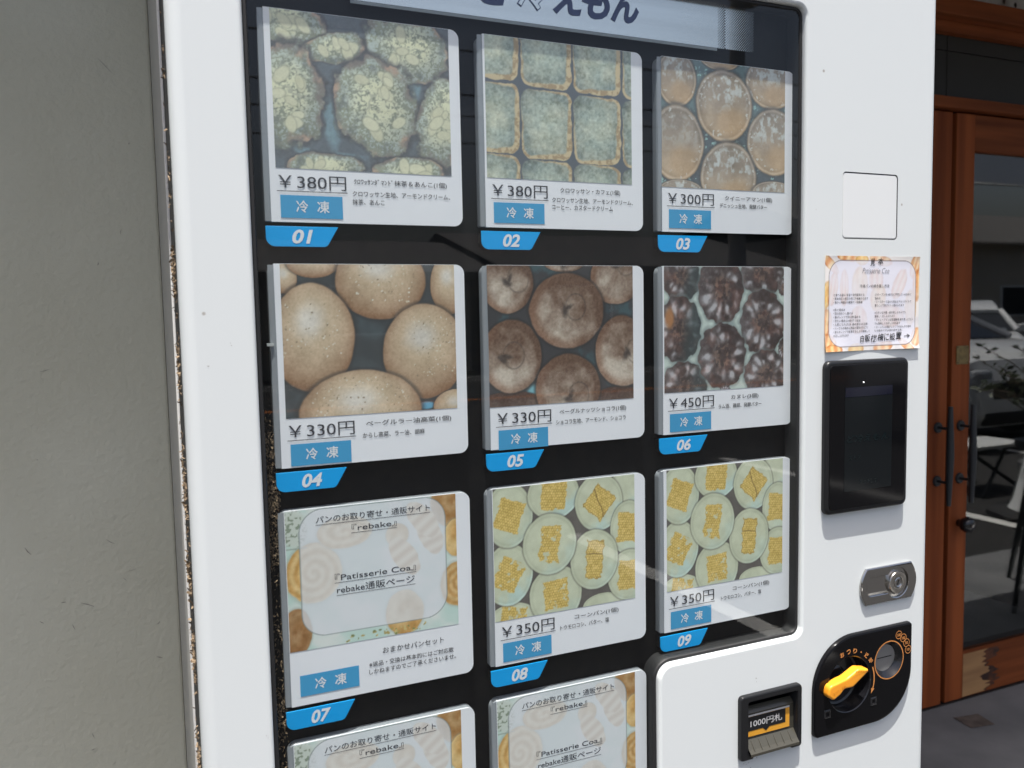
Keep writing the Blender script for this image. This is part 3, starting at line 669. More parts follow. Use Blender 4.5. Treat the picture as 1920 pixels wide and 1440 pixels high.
slab('back_board', offset(hole, -0.0005), 0.012, 0.015, M['backing'], vm)
slab('glass_pane', offset(hole, -0.0052), -0.0115, -0.0095, M['glass'], vm)
mb = MB().box(-0.5325, -0.470, 0.0005, 0.0895, 0.11, 1.82).box(0.243, 0.474, 0.0005, 0.0895, 0.11, 1.82)
mb.box(-0.4698, 0.2428, 0.0005, 0.0895, 1.676, 1.82).box(-0.4698, 0.2428, 0.0005, 0.0895, 0.11, 0.552).box(-0.4698, 0.2428, 0.017, 0.0895, 0.5525, 1.6755)
mb.build('door_gasket', M['rubber'], vm)
MB().box(-0.5342, 0.477, 0.094, 0.80, 0.06, 1.828, 0.003).build('cabinet', M['cabinet'], vm, 40)
MB().box(-0.5349, 0.478, 0.0897, 0.0938, 0.06, 1.83, 0.001).build('cabinet_flange', mat('white_flange', (0.78, 0.77, 0.74), 0.5), vm, 40)
for x in (-0.45, 0.39):
    for y in (0.14, 0.72): MB().lathe((x, y, 0.0), [(0.03, 0.0), (0.03, 0.012), (0.012, 0.014), (0.012, 0.06)], 'Z', 14).build('levelling_foot', M['steel'], vm, 40)

# header banner behind the glass: silver film, navy lettering, halftone end
bz0, bz1 = 1.6085, 1.663
bn = MB(); bar(bn, -0.352, 0.1115, bz0, bz1, 0.0010); bn = bn.build('header_banner', M['silver'], vm, recalc=False)
mb = MB(); bar(mb, -0.352, 0.1115, bz0-0.0035, bz0-0.0003, 0.0012); mb.build('banner_edge', mat('pale_banner_edge', (0.26, 0.29, 0.31), 0.3), bn, recalc=False)
mb = MB(); chars = [(-0.208, -0.165, 'ど', 0.03), (-0.163, -0.121, '冷', 0.045), (-0.118, -0.081, 'え', 0.035), (-0.080, -0.043, 'も', 0.035), (-0.042, -0.003, 'ん', 0.035)]
for x0, x1, ch, b in chars: put_text(mb, ch, x0, x1, 1.6225+0.043, 1.6225, 0.0004, b, 0.25)
mb.build('banner_lettering', M['navy'], bn, recalc=False)
mb = MB(); put_text(mb, '冷', -0.1615, -0.1225, 1.6225+0.0415, 1.6240, -0.0001, 0.018, 0.25); mb.build('letter_inside', M['silver'], bn, recalc=False)
db = MB(); ds = MB(); pitch = 0.0033
bar(ds, 0.1115, 0.1235, bz0, bz1, 0.0010)
for r in range(int((bz1-bz0)/(pitch/2))+1):
    for c in range(18):
        x = 0.1130+c*pitch+(pitch/2 if r % 2 else 0); z = bz0+0.001+r*pitch/2
        if z > bz1-0.001: continue
        t = (x-0.1115)/0.056
        if x < 0.1235:
            rad = pitch*(0.13+0.7*t); db.add([(x+rad*math.cos(a), 0.0006, z+rad*math.sin(a)) for a in [k*0.7854 for k in range(8)]], [tuple(range(8))])
        elif t < 1:
            rad = pitch*(0.40-0.36*(t-0.2)); ds.add([(x+rad*math.cos(a), 0.0010, z+rad*math.sin(a)) for a in [k*0.7854 for k in range(8)]], [tuple(range(8))])
ds.build('halftone_dots', M['silver'], bn, recalc=False); db.build('halftone_holes', M['backing'], bn, recalc=False)

# blue number tags on the black back board
CX = [-0.4472, -0.2130, 0.0212]; CZ = [1.5905, 1.3375, 1.0815, 0.8290]
def number_tag(col, row, num):
    x = CX[col]+0.0005; z = CZ[row]-0.2155
    loop = fillet([(x+0.011, z-0.0205), (x+0.0615, z-0.0205), (x+0.0735, z), (x, z), (x, z-0.0205)], [0, 0.006, 0, 0, 0.009], 6)
    loop = fillet([(x, z-0.0205), (x+0.0615, z-0.0205), (x+0.0735, z), (x, z)], [0.009, 0.006, 0.0, 0.0], 6)
    o = slab('number_tag', loop, -0.0004, 0.0008, M['tagblue'], vm, 0.0003)
    slab('tag_carrier', offset(loop, -0.0012), 0.0010, 0.0116, M['rubber'], o)
    mb = MB(); put_text(mb, num, x+0.026, x+0.0472, z-0.0030, z-0.0175, -0.0007, 0.030, 0.22); mb.build('tag_number', M['whiteink'], o, recalc=False)
for k in range(9): number_tag(k % 3, k//3, '%02d' % (k+1))

# ---- right-hand column of the machine front
MB().rings([at(rrect(0.3003, 0.4007, 1.3738, 1.4626, 0.0055), F), at(rrect(0.3003, 0.4007, 1.3738, 1.4626, 0.0055), F+0.006)], False, True).build('cover_seam', mat('grey_seam', (0.16, 0.165, 0.17), 0.7), vm)
slab_mb(rrect(0.3012, 0.3998, 1.3749, 1.4614, 0.005), F+0.0004, F+0.005, 0.0012).build('cover_plate', mat('white_cover_plate', (0.78, 0.80, 0.80), 0.5), vm)
sc = MB(); rg = random.Random(77)
def scuff(x, z, n, sx, sz, ll):
    for k in range(n):
        a = rg.uniform(0, 3.14); l = rg.uniform(*ll); d = Vector((math.cos(a), 0, math.sin(a))); n_ = Vector((-d.z, 0, d.x))*l*0.3
        c = Vector((x+rg.gauss(0, sx), F-0.0004, z+rg.gauss(0, sz))); sc.add([c-d*l, c+n_, c+d*l, c-n_], [(0, 1, 2, 3)])
scuff(0.1500, 0.6800, 14, 0.006, 0.004, (0.0005, 0.0016)); scuff(-0.4868, 1.2560, 2, 0.0004, 0.001, (0.0006, 0.0014)); scuff(-0.5095, 1.2370, 2, 0.0006, 0.0006, (0.0006, 0.0012))
scuff(0.1585, 0.7940, 2, 0.0004, 0.003, (0.0008, 0.002)); scuff(-0.47, 0.86, 3, 0.004, 0.02, (0.0005, 0.001)); scuff(0.30, 0.95, 5, 0.05, 0.2, (0.0004, 0.0009))
sc.build('scuff_mark', mat('grey_scuff', (0.30, 0.29, 0.275), 0.8), vm, None, False)
# touch screen
ts = slab('touch_screen', rrect(0.2677, 0.4196, 1.0010, 1.2106, 0.010), F-0.008, F-0.0005, M['satinblack'], vm, 0.004)
slab('screen_glass', rrect(0.2737, 0.4134, 1.0075, 1.2042, 0.006), F-0.0088, F-0.0079, M['pianoblack'], ts, 0.0006)
slab('display', rrect(0.2999, 0.3869, 1.0310, 1.1738, 0.001), F-0.0091, F-0.0089, M['screen'], ts)
mb = MB(); bar(mb, 0.3004, 0.3864, 1.1606, 1.1733, F-0.0093); mb.build('title_bar', M['screenbar'], ts, recalc=False)
mb = MB(); put_text(mb, 'ど冷えもん', 0.3035, 0.3815, 1.1085, 1.0975, F-0.0093, 0.03, 0.15); put_text(mb, 'ストア', 0.3070, 0.3300, 1.0800, 1.0735, F-0.0093, 0.02)
put_text(mb, 'タッチして', 0.3270, 0.3600, 1.0455, 1.0385, F-0.0093, 0.02); mb.build('screen_lettering', M['screentext'], ts, recalc=False)
MB().lathe((0.3330, F-0.0089, 1.1798), [(0.0008, -0.0006), (0.0009, 0.0)], 'Y', 10).build('status_lamp', M['led'], ts)
# lock
LX, LZ = 0.3931, 0.8880
ol = []
for k in range(13):
    a = R(-31+62*k/12); ol.append((LX-0.0185+0.0727*math.cos(a)*1.0, LZ+0.0515*math.sin(a)))
def barrel(hw, hh, bulge, n=10, r=0.004):
    out = []
    for k in range(n+1): t = -1+2*k/n; out.append((LX+hw+bulge*(1-t*t), LZ+hh*t))
    for k in range(n+1): t = 1-2*k/n; out.append((LX-hw-bulge*(1-t*t), LZ+hh*t))
    return out
lk = MB(); lo = barrel(0.0435, 0.0265, 0.0105)
lk.rings([at(lo, F-0.0003), at(lo, F-0.0024), at(offset(lo, -0.0012), F-0.0038), at(offset(lo, -0.0025), F-0.0040)])
def keyslot(d):
    out = []; cx, cz, r = 0.4085, LZ, 0.0215+d
    for k in range(25): a = R(-142+284*k/24); out.append((cx+r*math.cos(a), cz+r*math.sin(a)))
    l = fillet([out[-1], (0.3510-d, out[-1][1]), (0.3510-d, out[0][1]), out[0]], [0, 0.008+d, 0.008+d, 0], 6)
    return out+l[1:-1]
ks = keyslot(0.0)
holed(lk, offset(lo, -0.0025), [keyslot(0.0015)], F-0.0040)
lk.rings([at(keyslot(0.0015), F-0.0040), at(keyslot(0.0005), F-0.0034), at(ks, F-0.0006), at(offset(ks, -0.003), F-0.0003)], False, True)
lkb = lk.build('lock', M['chrome'], vm, 30, weld=True)
cy = MB().lathe((0.4085, F-0.0003, LZ), [(0.0165, 0.0), (0.0165, -0.0040), (0.0158, -0.0050), (0.0120, -0.0056), (0.0085, -0.0050), (0.0078, -0.0036), (0.001, -0.0036)], 'Y', 36).build('lock_cylinder', M['steel'], lkb, 40)
kc = MB().lathe((0.4085, F-0.0040, LZ), [(0.0072, 0.0), (0.0072, -0.0012), (0.0062, -0.0018), (0.0048, -0.0010), (0.0005, -0.0010)], 'Y', 28).build('lock_plug', M['chrome'], lkb, 40)
mb = MB().add([(0.4085+x*0.75+z*0.35, F-0.0054, LZ+z*0.85-x*0.5) for x, z in ((-0.001, -0.0042), (0.001, -0.0042), (0.001, 0.0042), (-0.001, 0.0042))], [(0, 1, 2, 3)]); mb.build('keyway', M['rubber'], lkb, recalc=False)
# coin unit
cl = fillet([(0.2543, 0.6893), (0.4375, 0.6893), (0.4375, 0.8262), (0.2543, 0.8262)], [0.008, 0.070, 0.006, 0.072], 14)
cm = MB(); CF = F-0.0065; cup = circle(0.3170, 0.7560, 0.0405, 40); sl = circle(0.3915, 0.7775, 0.0270, 36)
cm.rings([at(cl, F-0.0003), at(cl, CF+0.003), at(offset(cl, -0.0009), CF+0.0009), at(offset(cl, -0.003), CF)])
holed(cm, offset(cl, -0.003), [cup, sl], CF)
coin = cm.build('coin_panel', M['pianoblack'], vm, 35, weld=True)
mb = MB().rings([at(cup, CF), at(offset(cup, -0.0012), CF+0.0010), at(offset(cup, -0.003), CF+0.0225), at(offset(cup, -0.006), CF+0.024)], False, True); mb.build('lever_recess', M['blackplastic'], coin, 40)
lv = fillet([(0.2690, 0.7510), (0.2790, 0.7440), (0.2915, 0.7500), (0.2985, 0.7565), (0.3140, 0.7560), (0.3425, 0.7735), (0.3420, 0.7770), (0.3250, 0.7805), (0.3030, 0.7705), (0.2880, 0.7680), (0.2715, 0.7650)], [0.006, 0.005, 0.004, 0.006, 0.006, 0.0012, 0.0012, 0.006, 0.02, 0.012, 0.008], 5)
lever = slab('return_lever', lv, F-0.0165, F-0.0030, M['orange'], coin, 0.0026)
MB().lathe((0.3050, CF+0.0235, 0.7600), [(0.020, 0.0), (0.020, -0.008), (0.016, -0.010), (0.001, -0.010)], 'Y', 28).build('lever_hub', M['blackplastic'], coin, 40)
mb = MB()
for k in range(7): mb.box(0.3185+k*0.0032, 0.3195+k*0.0032, F-0.0168, F-0.0163, 0.7765-k*0.0003, 0.7785-k*0.0006)
put_text(mb, 'おつり・返却', 0.2770, 0.3000, 0.7590, 0.7540, F-0.0168, 0.0, 0.0, 0.32); mb.build('lever_ridge', mat('deep_orange_plastic', (0.55, 0.17, 0.012), 0.4), lever)
mb = MB(); ring_flat(mb, 0.3915, 0.7775, 0.0268, 0.0283, CF-0.0004, 48); mb.build('slot_ring', M['orangeink'], coin, recalc=False)
mb = MB().rings([at(sl, CF), at(offset(sl, -0.004), CF+0.005), at(offset(sl, -0.0075), CF+0.008)]); mb.build('slot_funnel', M['blackplastic'], coin, 40)
cs = MB().rings([at(circle(0.3905, 0.7790, 0.0205, 36), CF+0.0078)], False, True).build('coin_slot', M['slot'], coin)
mb = MB(); bar(mb, 0.3765, 0.4045, 0.7783, 0.7797, CF+0.0074); mb.build('coin_opening', M['rubber'], cs, recalc=False)
mb = MB(); tm = MB()
for i, (x, z, s) in enumerate(((0.4098, 0.8111, '500'), (0.4186, 0.8053, '100'), (0.4248, 0.7972, '50'), (0.4284, 0.7866, '10'))):
    ring_flat(mb, x, z, 0.0053, 0.0062, CF-0.0004-0.0001*i, 28)
    tw = 0.0034 if len(s) == 3 else 0.0026; put_text(tm, s, x-tw, x+tw, z+0.0022, z-0.0022, CF-0.0007, 0.02)
mb.build('coin_mark', M['orangeink'], coin, recalc=False); tm.build('coin_value', M['orangeink'], coin, recalc=False)
mb = MB()
for i, ch in enumerate('おつり・返却'):
    a = R(108-14.5*i); r = 0.0475; x = 0.3170+r*math.cos(a); z = 0.7560+r*math.sin(a); s = 0.0012 if ch == '・' else 0.0036
    put_text(mb, ch, x-s, x+s, z+s, z-s, CF-0.0005, 0.03, 0.0, a-math.pi/2)
mb.build('lever_lettering', M['orangeink'], coin, recalc=False)
mb = MB(); ring_flat(mb, 0.3170, 0.7560, 0.0450, 0.0470, CF-0.0004, 16, R(22), R(-18)); mb.add([(0.3170+0.0430*math.cos(R(-18)), CF-0.0004, 0.7560+0.0430*math.sin(R(-18))), (0.3170+0.0490*math.cos(R(-18)), CF-0.0004, 0.7560+0.0490*math.sin(R(-18))), (0.3170+0.0455*math.cos(R(-28)), CF-0.0004, 0.7560+0.0455*math.sin(R(-28)))], [(0, 1, 2)])
mb.build('turn_arrow', M['orangeink'], coin, recalc=False)
for x, z in ((0.2765, 0.7215), (0.3622, 0.7222)): MB().rings([at(rrect(x-0.006, x+0.006, z-0.006, z+0.006, 0.001, 3), CF-0.0003), at(rrect(x-0.0045, x+0.0045, z-0.0045, z+0.0045, 0.001, 3), CF-0.0010), at(rrect(x-0.0025, x+0.0025, z-0.0025, z+0.0025, 0.0006, 3), CF-0.0004)]).build('screw_cover', M['blackplastic'], coin)
# bill slot
bo = fillet([(0.1285, 0.6862), (0.1490, 0.6862), (0.1525, 0.6905), (0.2120, 0.6905), (0.2150, 0.6862), (0.2322, 0.6862), (0.2322, 0.7747), (0.1285, 0.7747)], [0.005, 0.002, 0.001, 0.001, 0.002, 0.005, 0.007, 0.006], 6)
bi = rrect(0.1405, 0.2248, 0.6945, 0.7665, 0.003, 5); BF = F-0.0068
mb = MB().rings([at(bo, F-0.0003), at(bo, BF+0.0025), at(offset(bo, -0.0008), BF+0.0007), at(offset(bo, -0.0022), BF)])
holed(mb, offset(bo, -0.0022), [bi], BF)
mb.rings([at(bi, BF), at(offset(bi, -0.001), BF+0.002), at(offset(bi, -0.001), F+0.030)], False, True)
bill = mb.build('bill_slot', M['satinblack'], vm, 35, weld=True)
zb = lambda z: 0
def sloped(mb, x0, x1, pts):
    v = []; f = []
    for y, z in pts: v += [(x0, y, z), (x1, y, z)]
    for k in range(len(pts)-1): f.append((2*k, 2*k+1, 2*k+3, 2*k+2))
    return mb.add(v, f)
mb = sloped(MB(), 0.1418, 0.2235, [(-0.0120, 0.7530), (-0.0190, 0.7460), (-0.0190, 0.7110), (-0.0270, 0.7000), (-0.0310, 0.6960), (-0.0310, 0.6925), (-0.0280, 0.6910)])
tr = mb.build('bill_tray', M['smoke'], bill, None, False)
mb = MB()
for k in range(6): mb.tube([(0.1500+k*0.0125, -0.0200, 0.7095), (0.1500+k*0.0125, -0.0290, 0.6985)], 0.0006, 6)
mb.build('tray_rib', M['smoke'], tr)
lb = MB(); bar(lb, 0.1415, 0.2155, 0.7148, 0.7418, -0.0200); lb = lb.build('bill_label', M['yellowink'], bill, recalc=False)
mb = MB(); bar(mb, 0.1415, 0.2085, 0.7225, 0.7418, -0.0203); mb.add([(0.1700, -0.0203, 0.7225), (0.1755, -0.0203, 0.7178), (0.1810, -0.0203, 0.7225)], [(0, 1, 2)]); mb.build('label_field', M['satinblack'], lb, recalc=False)
mb = MB(); bar(mb, 0.1415, 0.2155, 0.7420, 0.7445, -0.0200); put_text(mb, '1000円札', 0.1490, 0.2025, 0.7375, 0.7270, -0.0206, 0.012); mb.build('label_lettering', mat('grey_white_ink', (0.50, 0.50, 0.50), 0.5), lb, recalc=False)

# ------------------------------------------------------------------ the sample cards behind the glass
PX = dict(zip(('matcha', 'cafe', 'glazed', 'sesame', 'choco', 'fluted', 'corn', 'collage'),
              [f(189, 157)*a+b for (a, b), f in zip(((.84, 48), (.82, 46), (.84, 40), (.94, 20), (.92, 18), (.90, 18), (.92, 16), (1, 0)), (paint_matcha, paint_cafe, paint_glazed, paint_sesame, paint_choco, paint_fluted, paint_corn, paint_collage))]))  # gain and lift paint the pale reflection haze into the ink colours
def card(col, row, pic, label, cat_extra, price=None, name=None, desc=(), dv=0.0, u0=9.0, lines=None):
    x = CX[col]; z = CZ[row]; H = 0.2115
    t = thing('display_card', (x+0.107, 0.006, z-H), label, 'display card', 'sample cards in the vending machine window')
    X = lambda u: x+u/1000.0
    Z = lambda v: z-v/1000.0
    loop = fillet([(X(0.6), Z(211)), (X(213.4), Z(211)), (X(213.4), Z(0)), (X(0.6), Z(0))], [0.002, 0.010, 0.010, 0.010], 8)
    hd = slab('holder', loop, 0.0020, 0.0110, M['clear'], t, 0.0015)
    lip = []                       # bowed clear edge left of the paper
    for k in range(7):
        a = k/6*math.pi*0.5; lip.append((X(0.8+6.0*math.sin(a)), 0.0019-0.0016*math.sin(a*2)*0.6-0.0008))
    v = []; f = []
    zs = [Z(1.5+209*k/12) for k in range(13)]
    for kk, zz in enumerate(zs):
        bow = 0.0010*math.sin(math.pi*kk/12)
        for px, py in lip: v.append((px, py-bow, zz))
    for kk in range(12):
        for q in range(6): f.append((kk*7+q, kk*7+q+1, (kk+1)*7+q+1, (kk+1)*7+q))
    build('bent_edge', v, f, M['clear'], hd, 60, False)
    if row == 1 and col == 0: slab('clip', rrect(X(-3.0), X(3.5), Z(84), Z(81), 0.0005, 2), -0.0030, 0.0010, M['clip'], hd)
    ploop = fillet([(X(6.6), Z(211.2)), (X(213), Z(211.2)), (X(213), Z(0.3)), (X(6.6), Z(0.3))], [0.0005, 0.0100, 0.0100, 0.0005], 8)
    slab('paper', ploop, -0.0002, 0.0016, M['paper'], t)
    pu1 = 196.0 if pic == 'collage' else 201.0 if col == 0 else 197.5
    pic_u0 = 7.2 if pic == 'collage' else 12.8 if col == 0 else u0
    pb = 151.5 if pic == 'collage' else 157.0+dv
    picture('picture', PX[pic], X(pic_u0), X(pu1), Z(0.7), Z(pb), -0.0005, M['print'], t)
    if price:
        mb = MB(); put_text(mb, price, X(15), X(84), Z(163.5+dv), Z(178+dv), -0.0007); bar(mb, X(13.2), X(85.2), Z(180.4+dv), Z(179.7+dv), -0.0007)
        mb.build('price_lettering', M['ink'], t, recalc=False)
    bdv = dv if price else -5.6
    bd = MB(); bar(bd, X(16.2), X(79.6), Z(207+bdv), Z(184+bdv), -0.0006); bd = bd.build('frozen_badge', M['badge'], t, recalc=False)
    mb = MB(); put_text(mb, '冷', X(31.6), X(44), Z(189.0+bdv), Z(201.4+bdv), -0.0008, 0.014); put_text(mb, '凍', X(53), X(65.8), Z(189.0+bdv), Z(201.4+bdv), -0.0008, 0.014); mb.build('badge_lettering', M['whiteink'], bd, recalc=False)
    if name:
        mb = MB(); s, a, b = name; put_text(mb, s, X(a), X(b), Z(164.6+dv), Z(171.4+dv), -0.0007, 0.006); mb.build('name_lettering', M['ink'], t, recalc=False)
    mb = MB()
    for k, (s, a, b, v0) in enumerate(desc): put_text(mb, s, X(a), X(b), Z(v0+dv), Z(v0+5.9+dv), -0.0007, 0.006)
    if desc: mb.build('description_lettering', M['ink'], t, recalc=False)
    if lines:
        mb = MB()
        for s, a, b, v0, v1 in lines:
            put_text(mb, s, X(a), X(b), Z(v0), Z(v1), -0.0007, 0.004)
            bar(mb, X(a-0.5), X(b+0.5), Z(v1+1.9), Z(v1+1.4), -0.0007)
        mb.build('heading_lettering', M['ink'], t, recalc=False)
    return t
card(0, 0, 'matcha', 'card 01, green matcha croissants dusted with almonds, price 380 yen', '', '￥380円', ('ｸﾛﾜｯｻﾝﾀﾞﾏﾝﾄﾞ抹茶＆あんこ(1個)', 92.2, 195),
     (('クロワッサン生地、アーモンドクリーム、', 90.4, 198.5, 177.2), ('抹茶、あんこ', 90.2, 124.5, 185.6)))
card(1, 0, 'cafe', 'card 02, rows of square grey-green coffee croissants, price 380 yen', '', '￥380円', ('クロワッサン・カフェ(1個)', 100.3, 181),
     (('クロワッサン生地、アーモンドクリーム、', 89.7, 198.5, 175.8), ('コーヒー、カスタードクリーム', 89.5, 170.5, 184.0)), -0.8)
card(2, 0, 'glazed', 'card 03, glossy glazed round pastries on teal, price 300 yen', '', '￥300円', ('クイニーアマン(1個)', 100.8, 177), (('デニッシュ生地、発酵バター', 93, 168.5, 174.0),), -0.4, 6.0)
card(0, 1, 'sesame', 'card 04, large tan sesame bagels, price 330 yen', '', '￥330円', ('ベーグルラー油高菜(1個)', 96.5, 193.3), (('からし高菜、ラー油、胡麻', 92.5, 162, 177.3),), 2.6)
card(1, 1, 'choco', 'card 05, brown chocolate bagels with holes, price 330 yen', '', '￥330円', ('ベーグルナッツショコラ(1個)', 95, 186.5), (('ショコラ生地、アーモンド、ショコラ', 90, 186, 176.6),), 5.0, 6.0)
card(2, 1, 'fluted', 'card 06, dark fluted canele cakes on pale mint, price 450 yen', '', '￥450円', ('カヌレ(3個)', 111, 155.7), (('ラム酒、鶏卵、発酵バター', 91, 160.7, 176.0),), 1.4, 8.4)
site = [('パンのお取り寄せ・通販サイト', 39.2, 165.4, 9.0, 16.8), ('『rebake』', 77, 126.8, 21.6, 29.4), ('『Patisserie Coa』', 57, 147.2, 73.6, 81.8), ('rebake通販ページ', 58.8, 145.6, 87.0, 95.6)]
omk = ('おまかせパンセット', 106.7, 177.8)
omd = (('※返品・交換は基本的にはご対応致', 91, 189.2, 178.4), ('しかねますのでご了承くださいませ。', 90.8, 191.8, 186.6))
card(0, 2, 'collage', 'card 07, pale bread collage with online shop headings, full card above the cropped ones', '', None, omk, omd, -1.2, lines=site)
card(1, 2, 'corn', 'card 08, pale corn buns with yellow corn squares in the middle column', '', '￥350円', ('コーンパン(1個)', 111.2, 173), (('トウモロコシ、バター、塩', 91.7, 159.3, 175.2),), 0.6, 7.2)
card(2, 2, 'corn', 'card 09, pale corn buns with yellow corn squares in the right column', '', '￥350円', ('コーンパン(1個)', 114, 175.2), (('トウモロコシ、バター、塩', 95, 161.5, 175.2),), 0.8, 10.8)
card(0, 3, 'collage', 'lower left bread collage card below number tag 07, cropped by the picture edge', '', None, omk, omd, -1.2, lines=site)
card(1, 3, 'collage', 'lower middle bread collage card below number tag 08, cropped by the picture edge', '', None, omk, omd, -1.2, lines=site)

# ------------------------------------------------------------------ dry straw bits caught in the gap and behind the glass
def chaff(name, label, boxes, n, size, seed):
    rg = random.Random(seed); mb = MB()
    for (x0, x1, y0, y1, z0, z1, wgt) in boxes:
        for k in range(int(n*wgt)):
            c = Vector((rg.uniform(x0, x1), rg.uniform(y0, y1), rg.triangular(z0, z1, (z0+z1)/2)))
            d = Vector((rg.gauss(0, .5), rg.gauss(0, .25), rg.gauss(0, 1))).normalized(); u = d.cross(Vector((rg.gauss(0, 1), rg.gauss(0, 1), rg.gauss(0, 1)))).normalized()
            l = rg.uniform(*size); wd = l*rg.uniform(0.08, 0.25); bend = u.cross(d)*l*rg.uniform(-.25, .25)
            a = c-d*l/2; b = c+d*l/2
            mb.add([a-u*wd, a+u*wd, c+bend-u*wd, c+bend+u*wd, b-u*wd*.5, b+u*wd*.5], [(0, 1, 3, 2), (2, 3, 5, 4)])
    o = mb.build(name, M['chaff'], None, None, False); return tag(o, label, 'straw bits', kind='stuff')
gx = (-0.5340, -0.5326, 0.004, 0.080)
zz = [(1.30, 1.36, 1.1), (1.36, 1.46, .12), (1.46, 1.60, .08), (1.20, 1.27, .4), (1.06, 1.17, .7), (0.99, 1.04, .6), (0.90, 0.96, .6), (0.74, 0.86, .8), (0.55, 0.72, 1.0), (0.6, 1.66, .7)]
chaff('dry_chaff', 'dry straw bits caught in the black side gap of the machine', [(*gx, a, b, w_) for a, b, w_ in zz], 170, (0.0018, 0.0065), 5)
chaff('dry_chaff', 'dry straw bits lying behind the glass at the left edge of the window',
      [(-0.4550, -0.4445, 0.004, 0.011, 1.10, 1.185, .8), (-0.4550, -0.4430, 0.004, 0.011, 1.06, 1.13, 1.5), (-0.4550, -0.4445, 0.004, 0.011, 1.00, 1.09, 1.0), (-0.4550, -0.4455, 0.004, 0.011, 0.87, 1.0, .45), (-0.4550, -0.4445, 0.004, 0.011, 0.82, 0.90, .8), (-0.4545, -0.4465, 0.004, 0.011, 0.66, 0.84, .5)], 210, (0.0015, 0.0045), 9)

# ------------------------------------------------------------------ taped instruction notice
def curl(x, z):
    t = min(1, max(0, (1.262-z)/0.040)); e = abs((x-0.3500)/0.0868)
    tt = min(1, max(0, (z-1.335)/0.016))
    return -0.0030*t*t*min(1, e*1.15)**1.5-0.0010*tt*tt*e
nt_ = thing('instruction_notice', (0.357, -0.0225, 1.2225), 'square paper notice with bread border and handwriting above the touch screen', 'paper notice')
NX0, NX1, NZ0, NZ1, NY = 0.2706, 0.4441, 1.2226, 1.3510, -0.0206
picture('printed_sheet', paint_notice(174, 128), NX0, NX1, NZ1, NZ0, NY, M['noticeink'], nt_, curl)
def ntext(name, rows, m, y=0.0003):
    mb = MB()
    for (s, a, b, z1, z0, bold, sh, rot) in rows: put_text(mb, s, a, b, z1, z0, NY-y, bold, sh, rot, curl)
    return mb.build(name, m, nt_, recalc=False)
ntext('script_lettering', [('Patisserie Coa', 0.3365, 0.3860, 1.3352, 1.3278, -0.012, 0.35, 0)], M['thinink'])
rows = [('冷凍パンの焼き直し方法', 0.3322, 0.3868, 1.3128, 1.3084, 0.0, 0, 0)]
left = ['①食べる前に 常温で自然解凍する', '・朝食用なら前日の夜に冷凍庫から出す', '・暖かい時期は冷蔵庫で一時解凍', '', '※急ぐ場合は', '・袋の封を少し開ける', '・電子レンジで約15秒温める', '・冷たい場合は10秒ずつ追加', '・人肌になればOK 温め過ぎは注意!', '・ベーグルの場合は表面を霧吹きなどで', '・湿らせレンジで解凍するとより美味しく', 'お召し上がれます']
right = ['②オーブンを180℃に予熱し2～4分ほど', '温める', '・トースターで温める場合はアルミホイルで', '覆うことで焦げにくく温められます', '', '※カヌレは冷蔵・焼き直しどちらでも', '美味しく召し上がれます', '・クイニーアマンは常温解凍 焼き直しどちら', 'でも美味しくお召し上がれます', '・コーンパンは電子レンジでのほんのり温め', 'もお勧めです(※温め過ぎ注意)']
for lst, x0 in ((left, 0.2855), (right, 0.3600)):
    for k, s in enumerate(lst):
        if s: z = 1.3005-k*0.00497; rows.append((s, x0, x0+0.00345*len(s)*1.0, z, z-0.0034, 0.0, 0, 0))
ntext('printed_lettering', rows, M['ink'])
mb = MB(); 
hw = [('見', 0.3502, 0.3590, 1.3475, 1.3380, 0.006, 0.2, 0.08), ('本', 0.3645, 0.3745, 1.3490, 1.3395, 0.006, 0.1, -0.05)]
xx = 0.3335
for k, ch in enumerate('自販機横に設置'):
    wdt = (0.0075, 0.0105, 0.0115, 0.0115, 0.0090, 0.0105, 0.0110)[k]; dz = 0.0004*k+0.0006*math.sin(k*2.3); hw.append((ch, xx, xx+wdt, 1.2435+dz, 1.2335+dz, 0.008, 0.12, 0.06*math.sin(k*1.7))); xx += wdt+0.0009
hw.append(('→', 0.4155, 0.4265, 1.2432, 1.2382, 0.02, 0, 0.06))
ntext('handwriting', hw, mat('marker_ink', (0.02, 0.02, 0.022), 0.5), 0.0005)

